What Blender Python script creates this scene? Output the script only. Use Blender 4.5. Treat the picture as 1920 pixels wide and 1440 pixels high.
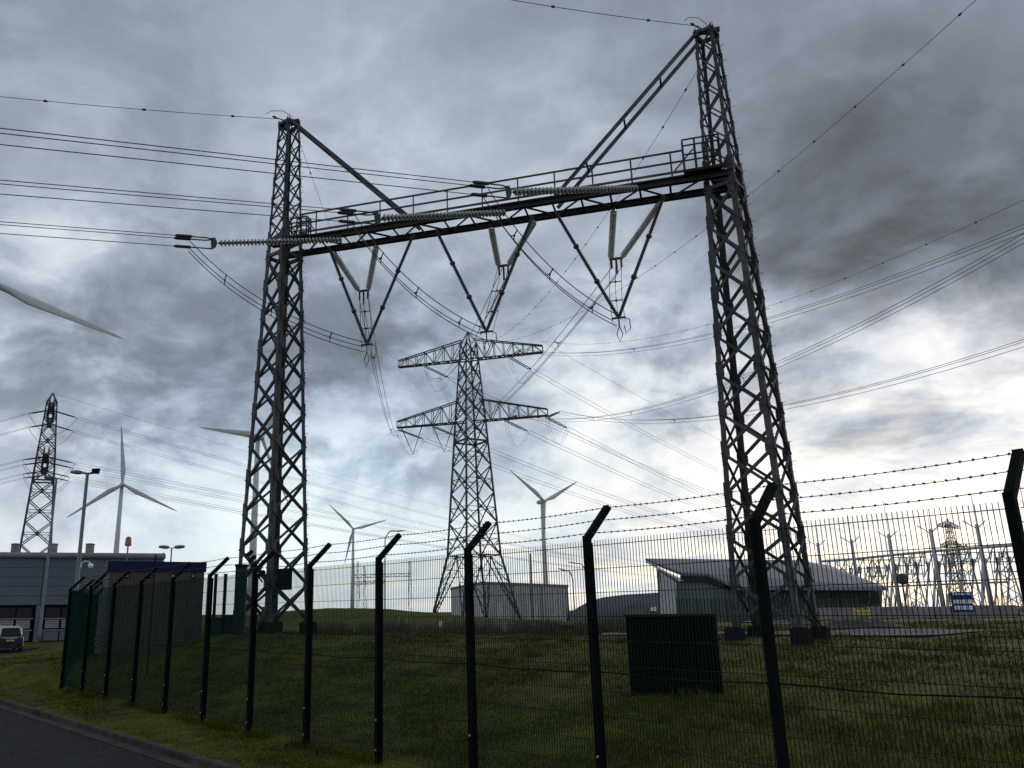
import bpy, math, random
import numpy as np
from mathutils import Vector as V

random.seed(7); RNG = np.random.default_rng(7)
for o in list(bpy.data.objects): bpy.data.objects.remove(o)
S = bpy.context.scene
COL = S.collection

# ------------------------------------------------------------------ camera
F, CX, CY, EZ = 1552.54, 795.52, 720.0, 2.6            # focal length and centre in pixels of a 1920x1440 frame, eye height
PITCH, ROLL = .2687, .0111
_up = np.array([-math.sin(ROLL) * math.cos(PITCH), -math.cos(ROLL) * math.cos(PITCH), math.sin(PITCH)])
_yw = np.array([0, 0, 1.]) - _up[2] * _up; _yw /= np.linalg.norm(_yw)
_xw = np.cross(_yw, _up)
R = np.array([_xw, _yw, _up])
cam = bpy.data.cameras.new("camera"); cam_o = bpy.data.objects.new("camera", cam); COL.objects.link(cam_o)
cam.sensor_width = 36; cam.lens = 36 * F / 1920; cam.shift_x = (960 - CX) / 1920; cam.clip_start = 0.1; cam.clip_end = 9000
from mathutils import Matrix
m3 = Matrix([[R[r][0], -R[r][1], -R[r][2]] for r in range(3)])
cam_o.matrix_world = Matrix.Translation((0, 0, EZ)) @ m3.to_4x4()
S.camera = cam_o

def ray(px, py): return R @ np.array([(px - CX) / F, (py - CY) / F, 1.0])
def at(px, py, Y):
    d = ray(px, py); return V((d[0] * Y / d[1], Y, EZ + d[2] * Y / d[1]))
def prj(p):
    c = R.T @ np.array([p[0], p[1], p[2] - EZ]); return CX + F * c[0] / c[2], CY + F * c[1] / c[2]

# ------------------------------------------------------------------ world, sun, exposure
W = bpy.data.worlds.new("World"); S.world = W; W.use_nodes = True
SUN_DIR = V(tuple(ray(1740, 640))).normalized()
SUN_EL = math.asin(SUN_DIR.z); SUN_AZ = math.atan2(SUN_DIR.x, SUN_DIR.y)

class NG:
    """small helper that writes shader math"""
    def __init__(s, tree): s.t = tree; s.n = tree.nodes; s.l = tree.links
    def new(s, kind, **kw):
        n = s.n.new(kind)
        for k, v in kw.items(): setattr(n, k, v)
        return n
    def put(s, sock, v):
        if isinstance(v, bpy.types.NodeSocket): s.l.new(v, sock)
        else: sock.default_value = v
    def m(s, op, a, b=0.0, c=None, clamp=False):
        n = s.new("ShaderNodeMath", operation=op, use_clamp=clamp); s.put(n.inputs[0], a); s.put(n.inputs[1], b)
        if c is not None: s.put(n.inputs[2], c)
        return n.outputs[0]
    def vm(s, op, a, b=(0, 0, 0), sc=None):
        n = s.new("ShaderNodeVectorMath", operation=op); s.put(n.inputs[0], a); s.put(n.inputs[1], b)
        if sc is not None: s.put(n.inputs[3], sc)
        return n.outputs[1] if op in ("DOT_PRODUCT", "LENGTH") else n.outputs[0]
    def noise(s, vec, scale, detail=4, rough=.55, dist=0, out=0):
        n = s.new("ShaderNodeTexNoise"); s.put(n.inputs["Vector"], vec); n.inputs["Scale"].default_value = scale
        n.inputs["Detail"].default_value = detail; n.inputs["Roughness"].default_value = rough; n.inputs["Distortion"].default_value = dist
        return n.outputs[out]
    def mix(s, f, a, b):
        n = s.new("ShaderNodeMix", data_type="RGBA"); s.put(n.inputs[0], f); s.put(n.inputs[6], a); s.put(n.inputs[7], b); return n.outputs[2]
    def ramp(s, f, pts, interp="LINEAR"):
        n = s.new("ShaderNodeValToRGB"); cr = n.color_ramp; cr.interpolation = interp
        while len(cr.elements) < len(pts): cr.elements.new(0.5)
        for e, (p, c) in zip(cr.elements, pts):
            e.position = p; e.color = (*c, 1) if not isinstance(c, (int, float)) else (c, c, c, 1)
        s.put(n.inputs[0], f); return n.outputs[0]

g = NG(W.node_tree); g.n.clear()
tc = g.new("ShaderNodeTexCoord"); D0 = g.vm("NORMALIZE", tc.outputs["Generated"])
warp = g.vm("SUBTRACT", g.noise(D0, 3.2, 5, .6, 0, 1), (.5, .5, .5))
D = g.vm("NORMALIZE", g.vm("ADD", D0, g.vm("SCALE", warp, sc=.16)))
sep = g.new("ShaderNodeSeparateXYZ"); g.l.new(D0, sep.inputs[0]); dz = sep.outputs[2]
zz = g.m("ADD", g.m("MAXIMUM", dz, 0.0), .16)
cmb = g.new("ShaderNodeCombineXYZ")
g.l.new(g.m("DIVIDE", sep.outputs[0], zz), cmb.inputs[0]); g.l.new(g.m("DIVIDE", sep.outputs[1], zz), cmb.inputs[1])
P = cmb.outputs[0]
n_big = g.noise(P, .9, 5, .55, .4); n_mid = g.noise(P, 2.6, 8, .6, .5); n_str = g.noise(D0, 9.0, 6, .6, .3)
DQ = g.vm("ADD", g.vm("MULTIPLY", D0, (1.0, 1.0, 1.75)), g.vm("SCALE", warp, sc=.10))      # lumpy cumulus base, flattened a little
n_c = g.noise(g.vm("ADD", DQ, (3.1, 1.7, .4)), 5.6, 10, .58, .25); n_c2 = g.noise(g.vm("ADD", DQ, (3.1 + SUN_DIR.x * .035, 1.7 + SUN_DIR.y * .02, .4 - .03)), 5.6, 6, .58, .25)
# cloud cover: log brightness, lumps of thick and thin cloud at their directions in the sky
LUMPS = [  # px, py, sigma px, log gain
 (1640, 320, 180, -.55), (1480, 390, 120, -.40), (1850, 250, 160, -.22), (1280, 30, 200, -.22), (300, 20, 260, -.22), (900, 90, 160, -.12),
 (1700, 480, 110, -.25), (1900, 500, 120, -.18), (200, 700, 170, -.30), (520, 760, 130, -.30), (800, 740, 130, -.30), (700, 640, 150, -.12), (40, 620, 130, -.1), (1180, 690, 110, -.22),
 (640, 215, 140, .34), (230, 210, 120, .16), (100, 430, 90, .42), (160, 480, 60, .25), (1050, 310, 120, .26), (1130, 520, 120, .20), (860, 300, 90, .16), (1560, 130, 150, -.05),
 (1110, 775, 60, .95), (1060, 850, 90, .18), (1745, 655, 42, .85), (1660, 700, 60, .32), (1560, 780, 130, .20), (1820, 740, 100, .16), (1480, 900, 120, .10), (1200, 860, 90, .18),
 (1620, 900, 70, -.35), (1760, 880, 90, -.35), (1050, 900, 60, -.25), (940, 870, 60, .2), (120, 880, 110, .22), (330, 870, 110, -.10), (60, 960, 60, -.18), (400, 900, 60, .25), (640, 870, 90, .25), (500, 1000, 70, .25), (1900, 700, 60, .35), (1450, 1020, 110, .30), (1750, 1010, 130, .42), (1910, 1000, 100, .30), (300, 30, 300, -.08), (1250, 1000, 90, .1)]
acc = None
for px, py, sg, a in LUMPS:
    d = ray(px, py); d /= np.linalg.norm(d); sr = sg / F
    dt = g.vm("DOT_PRODUCT", D, tuple(d))
    e = g.m("MULTIPLY", g.m("POWER", 2.71828, g.m("MULTIPLY", g.m("SUBTRACT", dt, 1.0), 1 / (sr * sr))), a)
    acc = e if acc is None else g.m("ADD", acc, e)
acc = g.m("ADD", acc, g.m("MULTIPLY", g.m("SUBTRACT", n_big, .5), .40))
acc = g.m("ADD", acc, g.m("MULTIPLY", g.m("SUBTRACT", n_mid, .5), .22))
acc = g.m("ADD", acc, g.m("MULTIPLY", g.m("SUBTRACT", n_str, .5), .25))
low = g.ramp(dz, [(0.0, .25), (.09, .7), (.2, 1.0), (.32, .85), (.46, .38), (.6, .25), (1.0, .25)])
body = g.ramp(n_c, [(.38, 0.0), (.47, .28), (.53, .62), (.60, .92), (.68, 1.0)])
acc = g.m("ADD", acc, g.m("MULTIPLY", low, g.m("MULTIPLY", g.m("SUBTRACT", body, .45), .74)))
acc = g.m("ADD", acc, g.m("MULTIPLY", low, g.m("MULTIPLY", g.m("SUBTRACT", n_c, n_c2), 1.9)))
elw = g.m("ADD", dz, g.m("MULTIPLY", g.m("SUBTRACT", n_mid, .5), .10))
hor = g.ramp(elw, [(0.0, 1.0), (.06, 1.0), (.13, .74), (.20, .42), (.30, .16), (.42, 0.0)])
acc = g.m("ADD", acc, g.m("MULTIPLY", hor, .88))
LUM = g.m("MULTIPLY", g.m("POWER", 2.71828, acc), .425)
ex = g.m("MAXIMUM", g.m("SUBTRACT", LUM, .62), 0.0)        # cloud brightness saturates towards the thinnest cover
LUM = g.m("ADD", g.m("MINIMUM", LUM, .62), g.m("MULTIPLY", g.m("SUBTRACT", 1.0, g.m("POWER", 2.71828, g.m("DIVIDE", ex, -.42))), .40))
tint = g.ramp(LUM, [(0.0, (.97, 1.0, 1.05)), (.10, (.95, 1.0, 1.07)), (.17, (.89, 1.0, 1.17)), (.32, (.875, 1.0, 1.215)), (.6, (.91, 1.0, 1.14)), (.85, (.96, 1.0, 1.05)), (1.0, (1.0, 1.0, .99))])
cloud = g.vm("SCALE", tint, sc=g.m("MINIMUM", LUM, 1.5))
# warm glow of the low sun through thin cloud at the right, clear cold strip at the left, both near the horizon
dsun = ray(1500, 1000); dsun /= np.linalg.norm(dsun)
warm = g.m("MULTIPLY", g.m("POWER", 2.71828, g.m("MULTIPLY", g.m("SUBTRACT", g.vm("DOT_PRODUCT", D, tuple(dsun)), 1.0), 1 / .09)), hor)
cloud = g.mix(g.m("MULTIPLY", warm, .2, clamp=True), cloud, g.vm("MULTIPLY", cloud, (1.10, 1.02, .84)))
sky = g.new("ShaderNodeTexSky", sky_type="NISHITA", sun_disc=False); sky.sun_elevation = SUN_EL; sky.sun_rotation = SUN_AZ
skyc = g.vm("SCALE", sky.outputs[0], sc=.12)
gap = g.m("MULTIPLY", hor, g.ramp(n_mid, [(.45, 0.0), (.62, .55)]))
dgap = ray(640, 985); dgap /= np.linalg.norm(dgap)
gapl = g.m("POWER", 2.71828, g.m("MULTIPLY", g.m("SUBTRACT", g.vm("DOT_PRODUCT", D, tuple(dgap)), 1.0), 1 / .035))
cloud = g.mix(g.m("MULTIPLY", gapl, .85, clamp=True), cloud, g.vm("MULTIPLY", cloud, (.90, 1.03, 1.07)))
final = g.mix(g.m("MULTIPLY", gap, .35), cloud, skyc)
bg = g.new("ShaderNodeBackground"); g.l.new(final, bg.inputs[0]); bg.inputs[1].default_value = 1.0
wo = g.new("ShaderNodeOutputWorld"); g.l.new(bg.outputs[0], wo.inputs[0])
W.cycles.sampling_method = 'MANUAL'; W.cycles.sample_map_resolution = 512

sl = bpy.data.lights.new("sun", "SUN"); sl.energy = .6; sl.angle = math.radians(14); sl.color = (1, .95, .87)
so = bpy.data.objects.new("sun", sl); COL.objects.link(so); so.location = (60, 60, 90)
so.rotation_euler = (-SUN_DIR).to_track_quat('-Z', 'Y').to_euler()
S.view_settings.view_transform = 'Standard'; S.view_settings.look = 'None'; S.view_settings.exposure = 0; S.view_settings.gamma = 1
S.view_settings.use_curve_mapping = False
S.cycles.use_denoising = False; S.cycles.max_bounces = 5; S.cycles.diffuse_bounces = 2; S.cycles.glossy_bounces = 2; S.cycles.transmission_bounces = 3
S.cycles.pixel_filter_type = 'BLACKMAN_HARRIS'; S.cycles.filter_width = 1.5
S.cycles.sample_clamp_indirect = 3

# ------------------------------------------------------------------ materials
MATS = {}
def mat(name, c, rough=.6, metal=0., var=.25, scale=3., bump=0., c2=None, spec=.5, streak=False):
    if name in MATS: return MATS[name]
    m = bpy.data.materials.new(name); m.use_nodes = True; k = NG(m.node_tree)
    b = k.n["Principled BSDF"]; t = k.new("ShaderNodeTexCoord")
    vec = t.outputs["Object"]
    if streak: vec = k.vm("MULTIPLY", vec, (1, 1, .12))
    n1 = k.noise(vec, scale, 6, .65); n2 = k.noise(vec, scale * .23, 3, .5)
    f = k.m("ADD", k.m("MULTIPLY", n1, .6), k.m("MULTIPLY", n2, .4))
    lo = [max(0, x * (1 - var)) for x in c]; hi = [min(1, x * (1 + var)) for x in (c2 or c)]
    k.put(b.inputs["Base Color"], k.ramp(f, [(.36, lo), (.64, hi)]))
    k.put(b.inputs["Roughness"], k.m("ADD", k.m("MULTIPLY", n1, .25), rough - .12, clamp=True))
    b.inputs["Metallic"].default_value = metal; b.inputs["Specular IOR Level"].default_value = spec
    if bump:
        bp = k.new("ShaderNodeBump"); bp.inputs["Strength"].default_value = bump; bp.inputs["Distance"].default_value = .02
        k.l.new(k.noise(vec, scale * 4, 4, .6), bp.inputs["Height"]); k.l.new(bp.outputs[0], b.inputs["Normal"])
    MATS[name] = m; return m

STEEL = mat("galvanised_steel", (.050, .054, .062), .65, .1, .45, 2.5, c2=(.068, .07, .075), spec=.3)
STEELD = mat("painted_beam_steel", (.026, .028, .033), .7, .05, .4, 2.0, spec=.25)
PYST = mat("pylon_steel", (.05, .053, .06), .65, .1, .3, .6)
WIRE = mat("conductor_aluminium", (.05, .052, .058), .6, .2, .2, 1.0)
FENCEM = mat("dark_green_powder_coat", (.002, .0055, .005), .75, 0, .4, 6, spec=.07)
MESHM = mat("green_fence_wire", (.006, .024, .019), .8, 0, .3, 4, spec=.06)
BARB = mat("dull_barbed_steel", (.035, .036, .04), .6, .3, .3, 9)
PORC = mat("pale_glass_discs", (.30, .315, .325), .22, 0, .2, 8)
CORE = mat("insulator_caps", (.04, .042, .045), .5, .4, .2, 8)
RODL = mat("grey_silicone_sheds", (.66, .66, .64), .3, 0, .15, 5)
RODD = mat("brown_black_sheds", (.030, .026, .026), .35, 0, .3, 5)
CONC = mat("concrete", (.20, .195, .185), .9, 0, .3, 2.5, .4)
CONCD = mat("dark_footing_concrete", (.016, .016, .016), .95, 0, .4, 3, .4, spec=.05)  # one even footing tone, set far darker than the plain concrete
ASPH = mat("asphalt", (.026, .028, .032), .95, 0, .3, 14, .5, spec=.08)
TURB = mat("turbine_coating", (.50, .51, .52), .45, 0, .07, .3)
CLAD = mat("blue_grey_cladding", (.10, .125, .165), .6, 0, .10, .5, spec=.25)
CLADL = mat("pale_metal_cladding", (.42, .43, .45), .5, .1, .12, .4, streak=True)
CLADM = mat("grey_metal_roof", (.19, .195, .225), .75, 0, .16, .4, spec=.15)
CLADG = mat("grey_green_cladding", (.12, .145, .155), .7, 0, .18, .4, spec=.2, streak=True)
KIOSK = mat("brown_grey_ribbed_kiosk", (.075, .07, .064), .8, 0, .25, 2.5, .3, streak=True)
BLUE = mat("blue_fascia", (.006, .016, .06), .6, 0, .25, 2, spec=.15)
GLASSD = mat("dark_window_glass", (.008, .011, .016), .25, 0, .3, .5, spec=.2)
BLIND = mat("grey_blinds", (.22, .24, .27), .6, 0, .12, 3)
DARK = mat("near_black_metal", (.008, .009, .011), .8, 0, .3, 2, spec=.12)  # one even near-black colour shared by vents, cable, panels and backing wall
CABM = mat("black_green_cabinet", (.0035, .0045, .0045), .8, 0, .35, 2, spec=.08, streak=True)
POLE = mat("grey_lamp_pole", (.13, .14, .15), .5, .3, .15, 1)
POLEL = mat("pale_lamp_pole", (.38, .39, .40), .5, .2, .15, 1)
WHITE = mat("white_paint", (.75, .75, .74), .45, 0, .08, 3)
YEL = mat("yellow_paint", (.55, .38, .02), .5, 0, .2, 4)
ORNG = mat("orange_beacon_glass", (.32, .10, .03), .35, 0, .2, 3)
CARP = mat("white_car_paint", (.38, .39, .41), .25, 0, .05, 1)
CARB = mat("black_car_trim", (.010, .011, .013), .25, 0, .2, 2)
TYRE = mat("tyre_rubber", (.015, .015, .016), .85, 0, .2, 6)
REDL = mat("red_tail_lens", (.20, .01, .01), .2, 0, .1, 4)
SUBW = mat("pale_substation_steel", (.42, .42, .45), .6, .1, .12, 1, spec=.3)
REED = mat("dry_reeds", (.075, .060, .038), .9, 0, .5, 2)
BLUES = mat("blue_sign_board", (.008, .035, .16), .6, 0, .15, 2, spec=.15)
CABG = mat("green_cabinet", (.010, .026, .026), .7, 0, .3, 3, spec=.12)
SOIL = mat("dark_soil", (.035, .032, .027), .95, 0, .4, 2, .6)

def grass_material():
    m = bpy.data.materials.new("meadow_grass"); m.use_nodes = True; k = NG(m.node_tree); b = k.n["Principled BSDF"]
    t = k.new("ShaderNodeNewGeometry"); p = t.outputs["Position"]
    a = k.noise(p, .16, 5, .6, .6); c = k.noise(p, 1.3, 6, .7, .4); d = k.noise(p, 18, 4, .7)
    c1 = k.ramp(a, [(.33, (.048, .054, .008)), (.47, (.064, .084, .008)), (.60, (.074, .098, .008)), (.72, (.095, .095, .013))])
    c2 = k.ramp(c, [(.34, (.45, .45, .45)), (.6, (1.15, 1.1, 1.0))])
    c3 = k.ramp(d, [(.35, (.55, .55, .5)), (.65, (1.35, 1.3, 1.2))])
    k.put(b.inputs["Base Color"], k.vm("MULTIPLY", k.vm("MULTIPLY", c1, c2), c3)); b.inputs["Roughness"].default_value = .9
    b.inputs["Specular IOR Level"].default_value = .1
    bp = k.new("ShaderNodeBump"); bp.inputs["Strength"].default_value = .8; bp.inputs["Distance"].default_value = .06
    k.l.new(k.noise(p, 9, 6, .75), bp.inputs["Height"]); k.l.new(bp.outputs[0], b.inputs["Normal"]); return m
GRASS = grass_material()

# ------------------------------------------------------------------ mesh builder and scene tags
Z = V((0, 0, 1))
def tag(o, label=None, cat=None, group=None, kind=None):
    if label: o["label"] = label
    if cat: o["category"] = cat
    if group: o["group"] = group
    if kind: o["kind"] = kind
    return o
def thing(name, loc, label, cat, group=None):
    o = bpy.data.objects.new(name, None); COL.objects.link(o); o.location = loc; o.empty_display_size = .3
    return tag(o, label, cat, group)
def origin(o):
    v = V((0, 0, 0))
    while o: v += o.location; o = o.parent
    return v
def copy_tree(o, loc=None, parent=None):
    c = o.copy(); COL.objects.link(c)
    if parent: c.parent = parent
    if loc is not None: c.location = loc
    for ch in list(o.children): copy_tree(ch, None, c)
    return c

class MB:
    def __init__(s): s.v = []; s.f = []
    def add(s, vs, fs):
        b = len(s.v); s.v += [tuple(x) for x in vs]; s.f += [[i + b for i in q] for q in fs]; return s
    def box(s, c, a, b, h):
        c, a, b, h = V(c), V(a), V(b), V(h)
        vs = [c + i * a + j * b + k * h for k in (-1, 1) for i, j in ((-1, -1), (1, -1), (1, 1), (-1, 1))]
        return s.add(vs, [(3, 2, 1, 0), (4, 5, 6, 7), (0, 1, 5, 4), (1, 2, 6, 5), (2, 3, 7, 6), (3, 0, 4, 7)])
    def abox(s, x0, x1, y0, y1, z0, z1):
        return s.box(((x0 + x1) / 2, (y0 + y1) / 2, (z0 + z1) / 2), ((x1 - x0) / 2, 0, 0), (0, (y1 - y0) / 2, 0), (0, 0, (z1 - z0) / 2))
    def bar(s, p, q, w, h=None, ref=Z):
        p, q = V(p), V(q); d = (q - p); L = d.length; d.normalize(); h = h or w
        a = d.cross(ref)
        if a.length < 1e-4: a = d.cross(V((1, 0, 0)))
        a.normalize(); b = d.cross(a)
        return s.box((p + q) / 2, a * w / 2, b * h / 2, d * L / 2)
    def angle(s, p, q, n, w, t=.014):
        p, q, n = V(p), V(q), V(n); d = (q - p).normalized(); a = d.cross(n).normalized(); n = a.cross(d).normalized(); L = (q - p) / 2; c = (p + q) / 2
        s.box(c, a * w / 2, n * t / 2, L); s.box(c + a * (w / 2 - t / 2) - n * w / 2, a * t / 2, n * (w / 2 - t / 2 - .001), L); return s
    def tube(s, pts, r, n=5, cap=True):
        pts = [V(p) for p in pts]; N = len(pts); rs = r if isinstance(r, (list, tuple)) else [r] * N
        vs = []; prev = None
        for i, p in enumerate(pts):
            d = (pts[min(i + 1, N - 1)] - pts[max(i - 1, 0)]).normalized()
            a = (prev - d * prev.dot(d)) if prev else d.cross(Z if abs(d.z) < .95 else V((1, 0, 0)))
            a.normalize(); prev = a; b = d.cross(a)
            for k in range(n):
                t = 2 * math.pi * k / n; vs.append(p + (a * math.cos(t) + b * math.sin(t)) * rs[i])
        fs = [(i * n + k, i * n + (k + 1) % n, (i + 1) * n + (k + 1) % n, (i + 1) * n + k) for i in range(N - 1) for k in range(n)]
        if cap: fs += [tuple(range(n))[::-1], tuple((N - 1) * n + k for k in range(n))]
        return s.add(vs, fs)
    def lathe(s, prof, p, axis, n=10):
        p = V(p); d = V(axis).normalized(); a = d.cross(Z if abs(d.z) < .95 else V((1, 0, 0))).normalized(); b = d.cross(a)
        vs = [p + d * h + (a * math.cos(2 * math.pi * k / n) + b * math.sin(2 * math.pi * k / n)) * r for r, h in prof for k in range(n)]
        N = len(prof)
        fs = [(i * n + k, i * n + (k + 1) % n, (i + 1) * n + (k + 1) % n, (i + 1) * n + k) for i in range(N - 1) for k in range(n)]
        fs += [tuple(range(n))[::-1], tuple((N - 1) * n + k for k in range(n))]
        return s.add(vs, fs)
    def prism(s, poly, vec):
        n = len(poly); vec = V(vec); vs = [V(p) for p in poly] + [V(p) + vec for p in poly]
        return s.add(vs, [tuple(range(n))[::-1], tuple(range(n, 2 * n))] + [(i, (i + 1) % n, n + (i + 1) % n, n + i) for i in range(n)])
    def build(s, name, m, parent=None, smooth=False, label=None, kind=None, org=None):
        me = bpy.data.meshes.new(name); og = origin(parent) if parent else V(org or (0, 0, 0))
        vs = (np.array(s.v, dtype=float) - np.array(og)).tolist()
        me.from_pydata(vs, [], s.f); me.materials.append(m)
        if smooth: me.polygons.foreach_set("use_smooth", [True] * len(me.polygons))
        o = bpy.data.objects.new(name, me); COL.objects.link(o)
        if parent: o.parent = parent
        else: o.location = og
        if label: o["label"] = label
        if kind: o["kind"] = kind
        return o

# ------------------------------------------------------------------ terrain
F0 = V((5.406, 7.681, 0)); FD = V((-1.5747, 2.0493, 0)); FU = FD.normalized(); FN = V((-FU.y, FU.x, 0)) * -1   # FN points inside the fence
if FN.y < 0: FN = -FN
LEG_L = V((-6.69, 36.93, 0)); LEG_R = V((12.46, 30.76, 0))
def _z(px, py, Y): p = at(px, py, Y); return (p.x, p.y, p.z)
CTRL = [(*(F0 + FD * i).xy, 0.) for i in range(-4, 13)] + [(*(F0 + FD * i - FN * 6).xy, -.02) for i in range(-4, 14, 2)]
CTRL += [(LEG_R.x, LEG_R.y, 1.55), (11, 27, 1.25), (17, 28, 1.3), (8.5, 30.5, 1.5), (LEG_L.x, LEG_L.y, 1.85), (-9.5, 36, 1.6), (-3.5, 36, 1.7), (-8, 33, 1.35),
         (-13.0, 34.6, 1.05), (-11, 34.6, 1.2), (-9.8, 36, 1.3), (-14, 38, 1.0), (5.6, 19.8, .82), (3, 24, 1.0), (12, 20, 1.0), (0, 0, -.05), (-1, 26, .95),
         _z(480, 1152, 75), _z(570, 1143, 78), _z(660, 1140, 78), _z(740, 1143, 78), _z(820, 1151, 76), _z(900, 1161, 74), _z(985, 1171, 72),
         _z(620, 1190, 47), _z(720, 1194, 48), _z(850, 1194, 50), _z(1000, 1192, 50), _z(1150, 1186, 50), _z(1300, 1172, 62), _z(1450, 1168, 62), _z(1620, 1162, 62), _z(1780, 1160, 60), _z(1900, 1161, 52),
         (26, 24, 1.3), (32, 36, 1.55), (7, 130, .35), (24, 155, .0), (12, 105, .9), (60, 130, 1.1), (-40, 140, .9), (130, 90, 1.3), (-28, 60, .15), (-31, 64, .15), (-40, 56, .1), (-18, 46, .45), (-21, 56, .5), (-50, 100, .5), (-15, 95, .9), (-9, 60, 1.4),
         (-30, 80, .45), (0, -60, -.1), (-80, 0, -.1), (80, 0, .6), (0, 260, 1.2), (250, 200, 1.2), (-250, 220, .8), (-400, 500, 1), (400, 500, 1.2), (0, 900, 1.2), (800, -100, 1), (-800, -100, .5), (0, -500, .5)]
CP = np.array(CTRL)
_A = np.sqrt(((CP[:, None, :2] - CP[None, :, :2]) ** 2).sum(-1) + .8); _n = len(CP)
_M = np.block([[_A, np.ones((_n, 1))], [np.ones((1, _n)), np.zeros((1, 1))]]); _w = np.linalg.solve(_M, np.append(CP[:, 2], 0))
def gz_np(x, y):
    x, y = np.asarray(x, float), np.asarray(y, float); sh = x.shape; x, y = x.ravel(), y.ravel(); out = np.empty(len(x))
    for i in range(0, len(x), 20000):
        d = np.sqrt((x[i:i + 20000, None] - CP[None, :, 0]) ** 2 + (y[i:i + 20000, None] - CP[None, :, 1]) ** 2 + .8)
        out[i:i + 20000] = d @ _w[:-1] + _w[-1]
    far = np.clip((np.hypot(x, y) - 500) / 600, 0, 1); out = out * (1 - far) + far * 1.1
    return out.reshape(sh)
def gz(x, y): return float(gz_np([x], [y])[0])
def gp(x, y, dz=0.): return V((x, y, gz(x, y) + dz))
# kerb line, parallel coordinate s (towards the fence positive) and t along it
K0 = V((-3.49, 15.77, 0)); KU = V((-10.41, 12.85, 0)).normalized(); KN = V((KU.y, -KU.x, 0))
if KN.dot(FN) < 0: KN = -KN
def axis_pts(lo, hi, step, far):
    a = list(np.arange(lo, hi + 1e-6, step)); s = step; up = a[-1]
    while up < far: s *= 1.16; up += s; a.append(up)
    s = step; dn = a[0]
    while dn > -far: s *= 1.16; dn -= s; a.insert(0, dn)
    return np.array(a)
def sheet(name, xs, ys, fn, m):
    X, Y = np.meshgrid(xs, ys); Zs = fn(X, Y); nx, ny = len(xs), len(ys)
    me = bpy.data.meshes.new(name); i = np.arange(nx * ny).reshape(ny, nx)
    q = np.stack([i[:-1, :-1], i[:-1, 1:], i[1:, 1:], i[1:, :-1]], -1).reshape(-1, 4)
    me.from_pydata(np.stack([X, Y, Zs], -1).reshape(-1, 3).tolist(), [], q.tolist()); me.materials.append(m)
    me.polygons.foreach_set("use_smooth", [True] * len(me.polygons))
    o = bpy.data.objects.new(name, me); COL.objects.link(o); return tag(o, kind="structure")
def ground_z(X, Y):
    s = (X - K0.x) * KN.x + (Y - K0.y) * KN.y; z = gz_np(X, Y)
    z = z + .035 * np.sin(X * 1.7 + 1.3 * np.sin(Y * .9)) * np.cos(Y * 1.3 + X * .4) * np.clip((np.hypot(X, Y) - 8) / 10, 0, 1) * np.clip(s / 4, 0, 1)
    return np.where(s < 2.0, z - .34 * np.clip((2.0 - s) / 1.2, 0, 1), z)
tag(sheet("ground", axis_pts(-42, 42, .7, 4500), axis_pts(2, 84, .7, 4500), ground_z, GRASS), "rough dark green meadow rising behind the security fence", None)
# road, kerb stones and grass verge along the fence
def strip(name, s0, s1, t0, t1, ns, nt, zf, m):
    ss = np.linspace(s0, s1, ns); tt = np.linspace(t0, t1, nt); vs = []; fs = []
    for t in tt:
        for s_ in ss:
            p = K0 + KU * t + KN * s_; vs.append((p.x, p.y, zf(s_, p)))
    for j in range(nt - 1):
        for i in range(ns - 1): fs.append((j * ns + i, j * ns + i + 1, (j + 1) * ns + i + 1, (j + 1) * ns + i))
    b = MB().add(vs, fs).build(name, m, smooth=True); return tag(b, kind="structure")
T0, T1 = -32, 34
strip("road", -9.0, 0.0, T0, T1, 4, 60, lambda s_, p: -.125 + .012 * (s_ < -4), ASPH)
strip("grass_verge", .115, 2.9, T0, T1, 14, 130, lambda s_, p: gz(p.x, p.y) * min(1, max(0, (s_ - .3) / 2)) + .012 + .02 * math.sin(p.x * 2.1 + p.y) * min(1, s_), GRASS)
strip("gutter_strip", -.32, -.003, T0, T1, 2, 60, lambda s_, p: -.118 + .004, mat("dusty_gutter", (.055, .053, .05), .95, 0, .45, 5, .3, spec=.1))
kerb = tag(bpy.data.objects.new("kerb", None), "weathered concrete kerb stones edging the road", None, None, "structure"); COL.objects.link(kerb)
kb = None
for i in range(int(T1 - T0)):
    c = K0 + KU * (T0 + i + .5) + KN * .06
    b = MB(); w, h = .06, .09; KM = mat("mossy_kerb_concrete", (.05, .05, .043), .95, 0, .5, 3, .5, spec=.1)
    prof = [(-w, -h), (w, -h), (w, h), (-w + .025, h), (-w, h - .025)]
    pts = [c - KU * .494 + KN * a + Z * (z_ - .07) for a, z_ in prof]
    b.prism(pts, KU * .988); o = b.build("kerb_stone", KM, kerb); o.location.z += random.uniform(-.006, .006)

# asphalt of the side road by the parked car, path round the right gantry leg, soil heap
def patch(name, pts, m, dz=.03, n=1):
    return tag(MB().add([gp(x, y, dz) for x, y in pts], [tuple(range(len(pts)))]).build(name, m), kind="structure")
def ribbon(name, cl, w, m, dz=.035):
    vs = []; fs = []
    cl = [V((a[0], a[1], 0)) for a in cl]; dn = []
    for i in range(len(cl) - 1):
        for k in range(8): dn.append(cl[i].lerp(cl[i + 1], k / 8))
    dn.append(cl[-1])
    for i, c in enumerate(dn):
        d = (dn[min(i + 1, len(dn) - 1)] - dn[max(i - 1, 0)]).normalized(); n_ = V((-d.y, d.x, 0))
        for k in range(5):
            p = c + n_ * w * (k / 4 - .5); vs.append(gp(p.x, p.y, dz))
    for i in range(len(dn) - 1):
        for k in range(4): fs.append((i * 5 + k, i * 5 + k + 1, (i + 1) * 5 + k + 1, (i + 1) * 5 + k))
    return tag(MB().add(vs, fs).build(name, m, smooth=True), kind="structure")
PATHM = mat("grey_path_slabs", (.085, .088, .098), .95, 0, .25, 1.5, .2, spec=.1)
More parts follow.
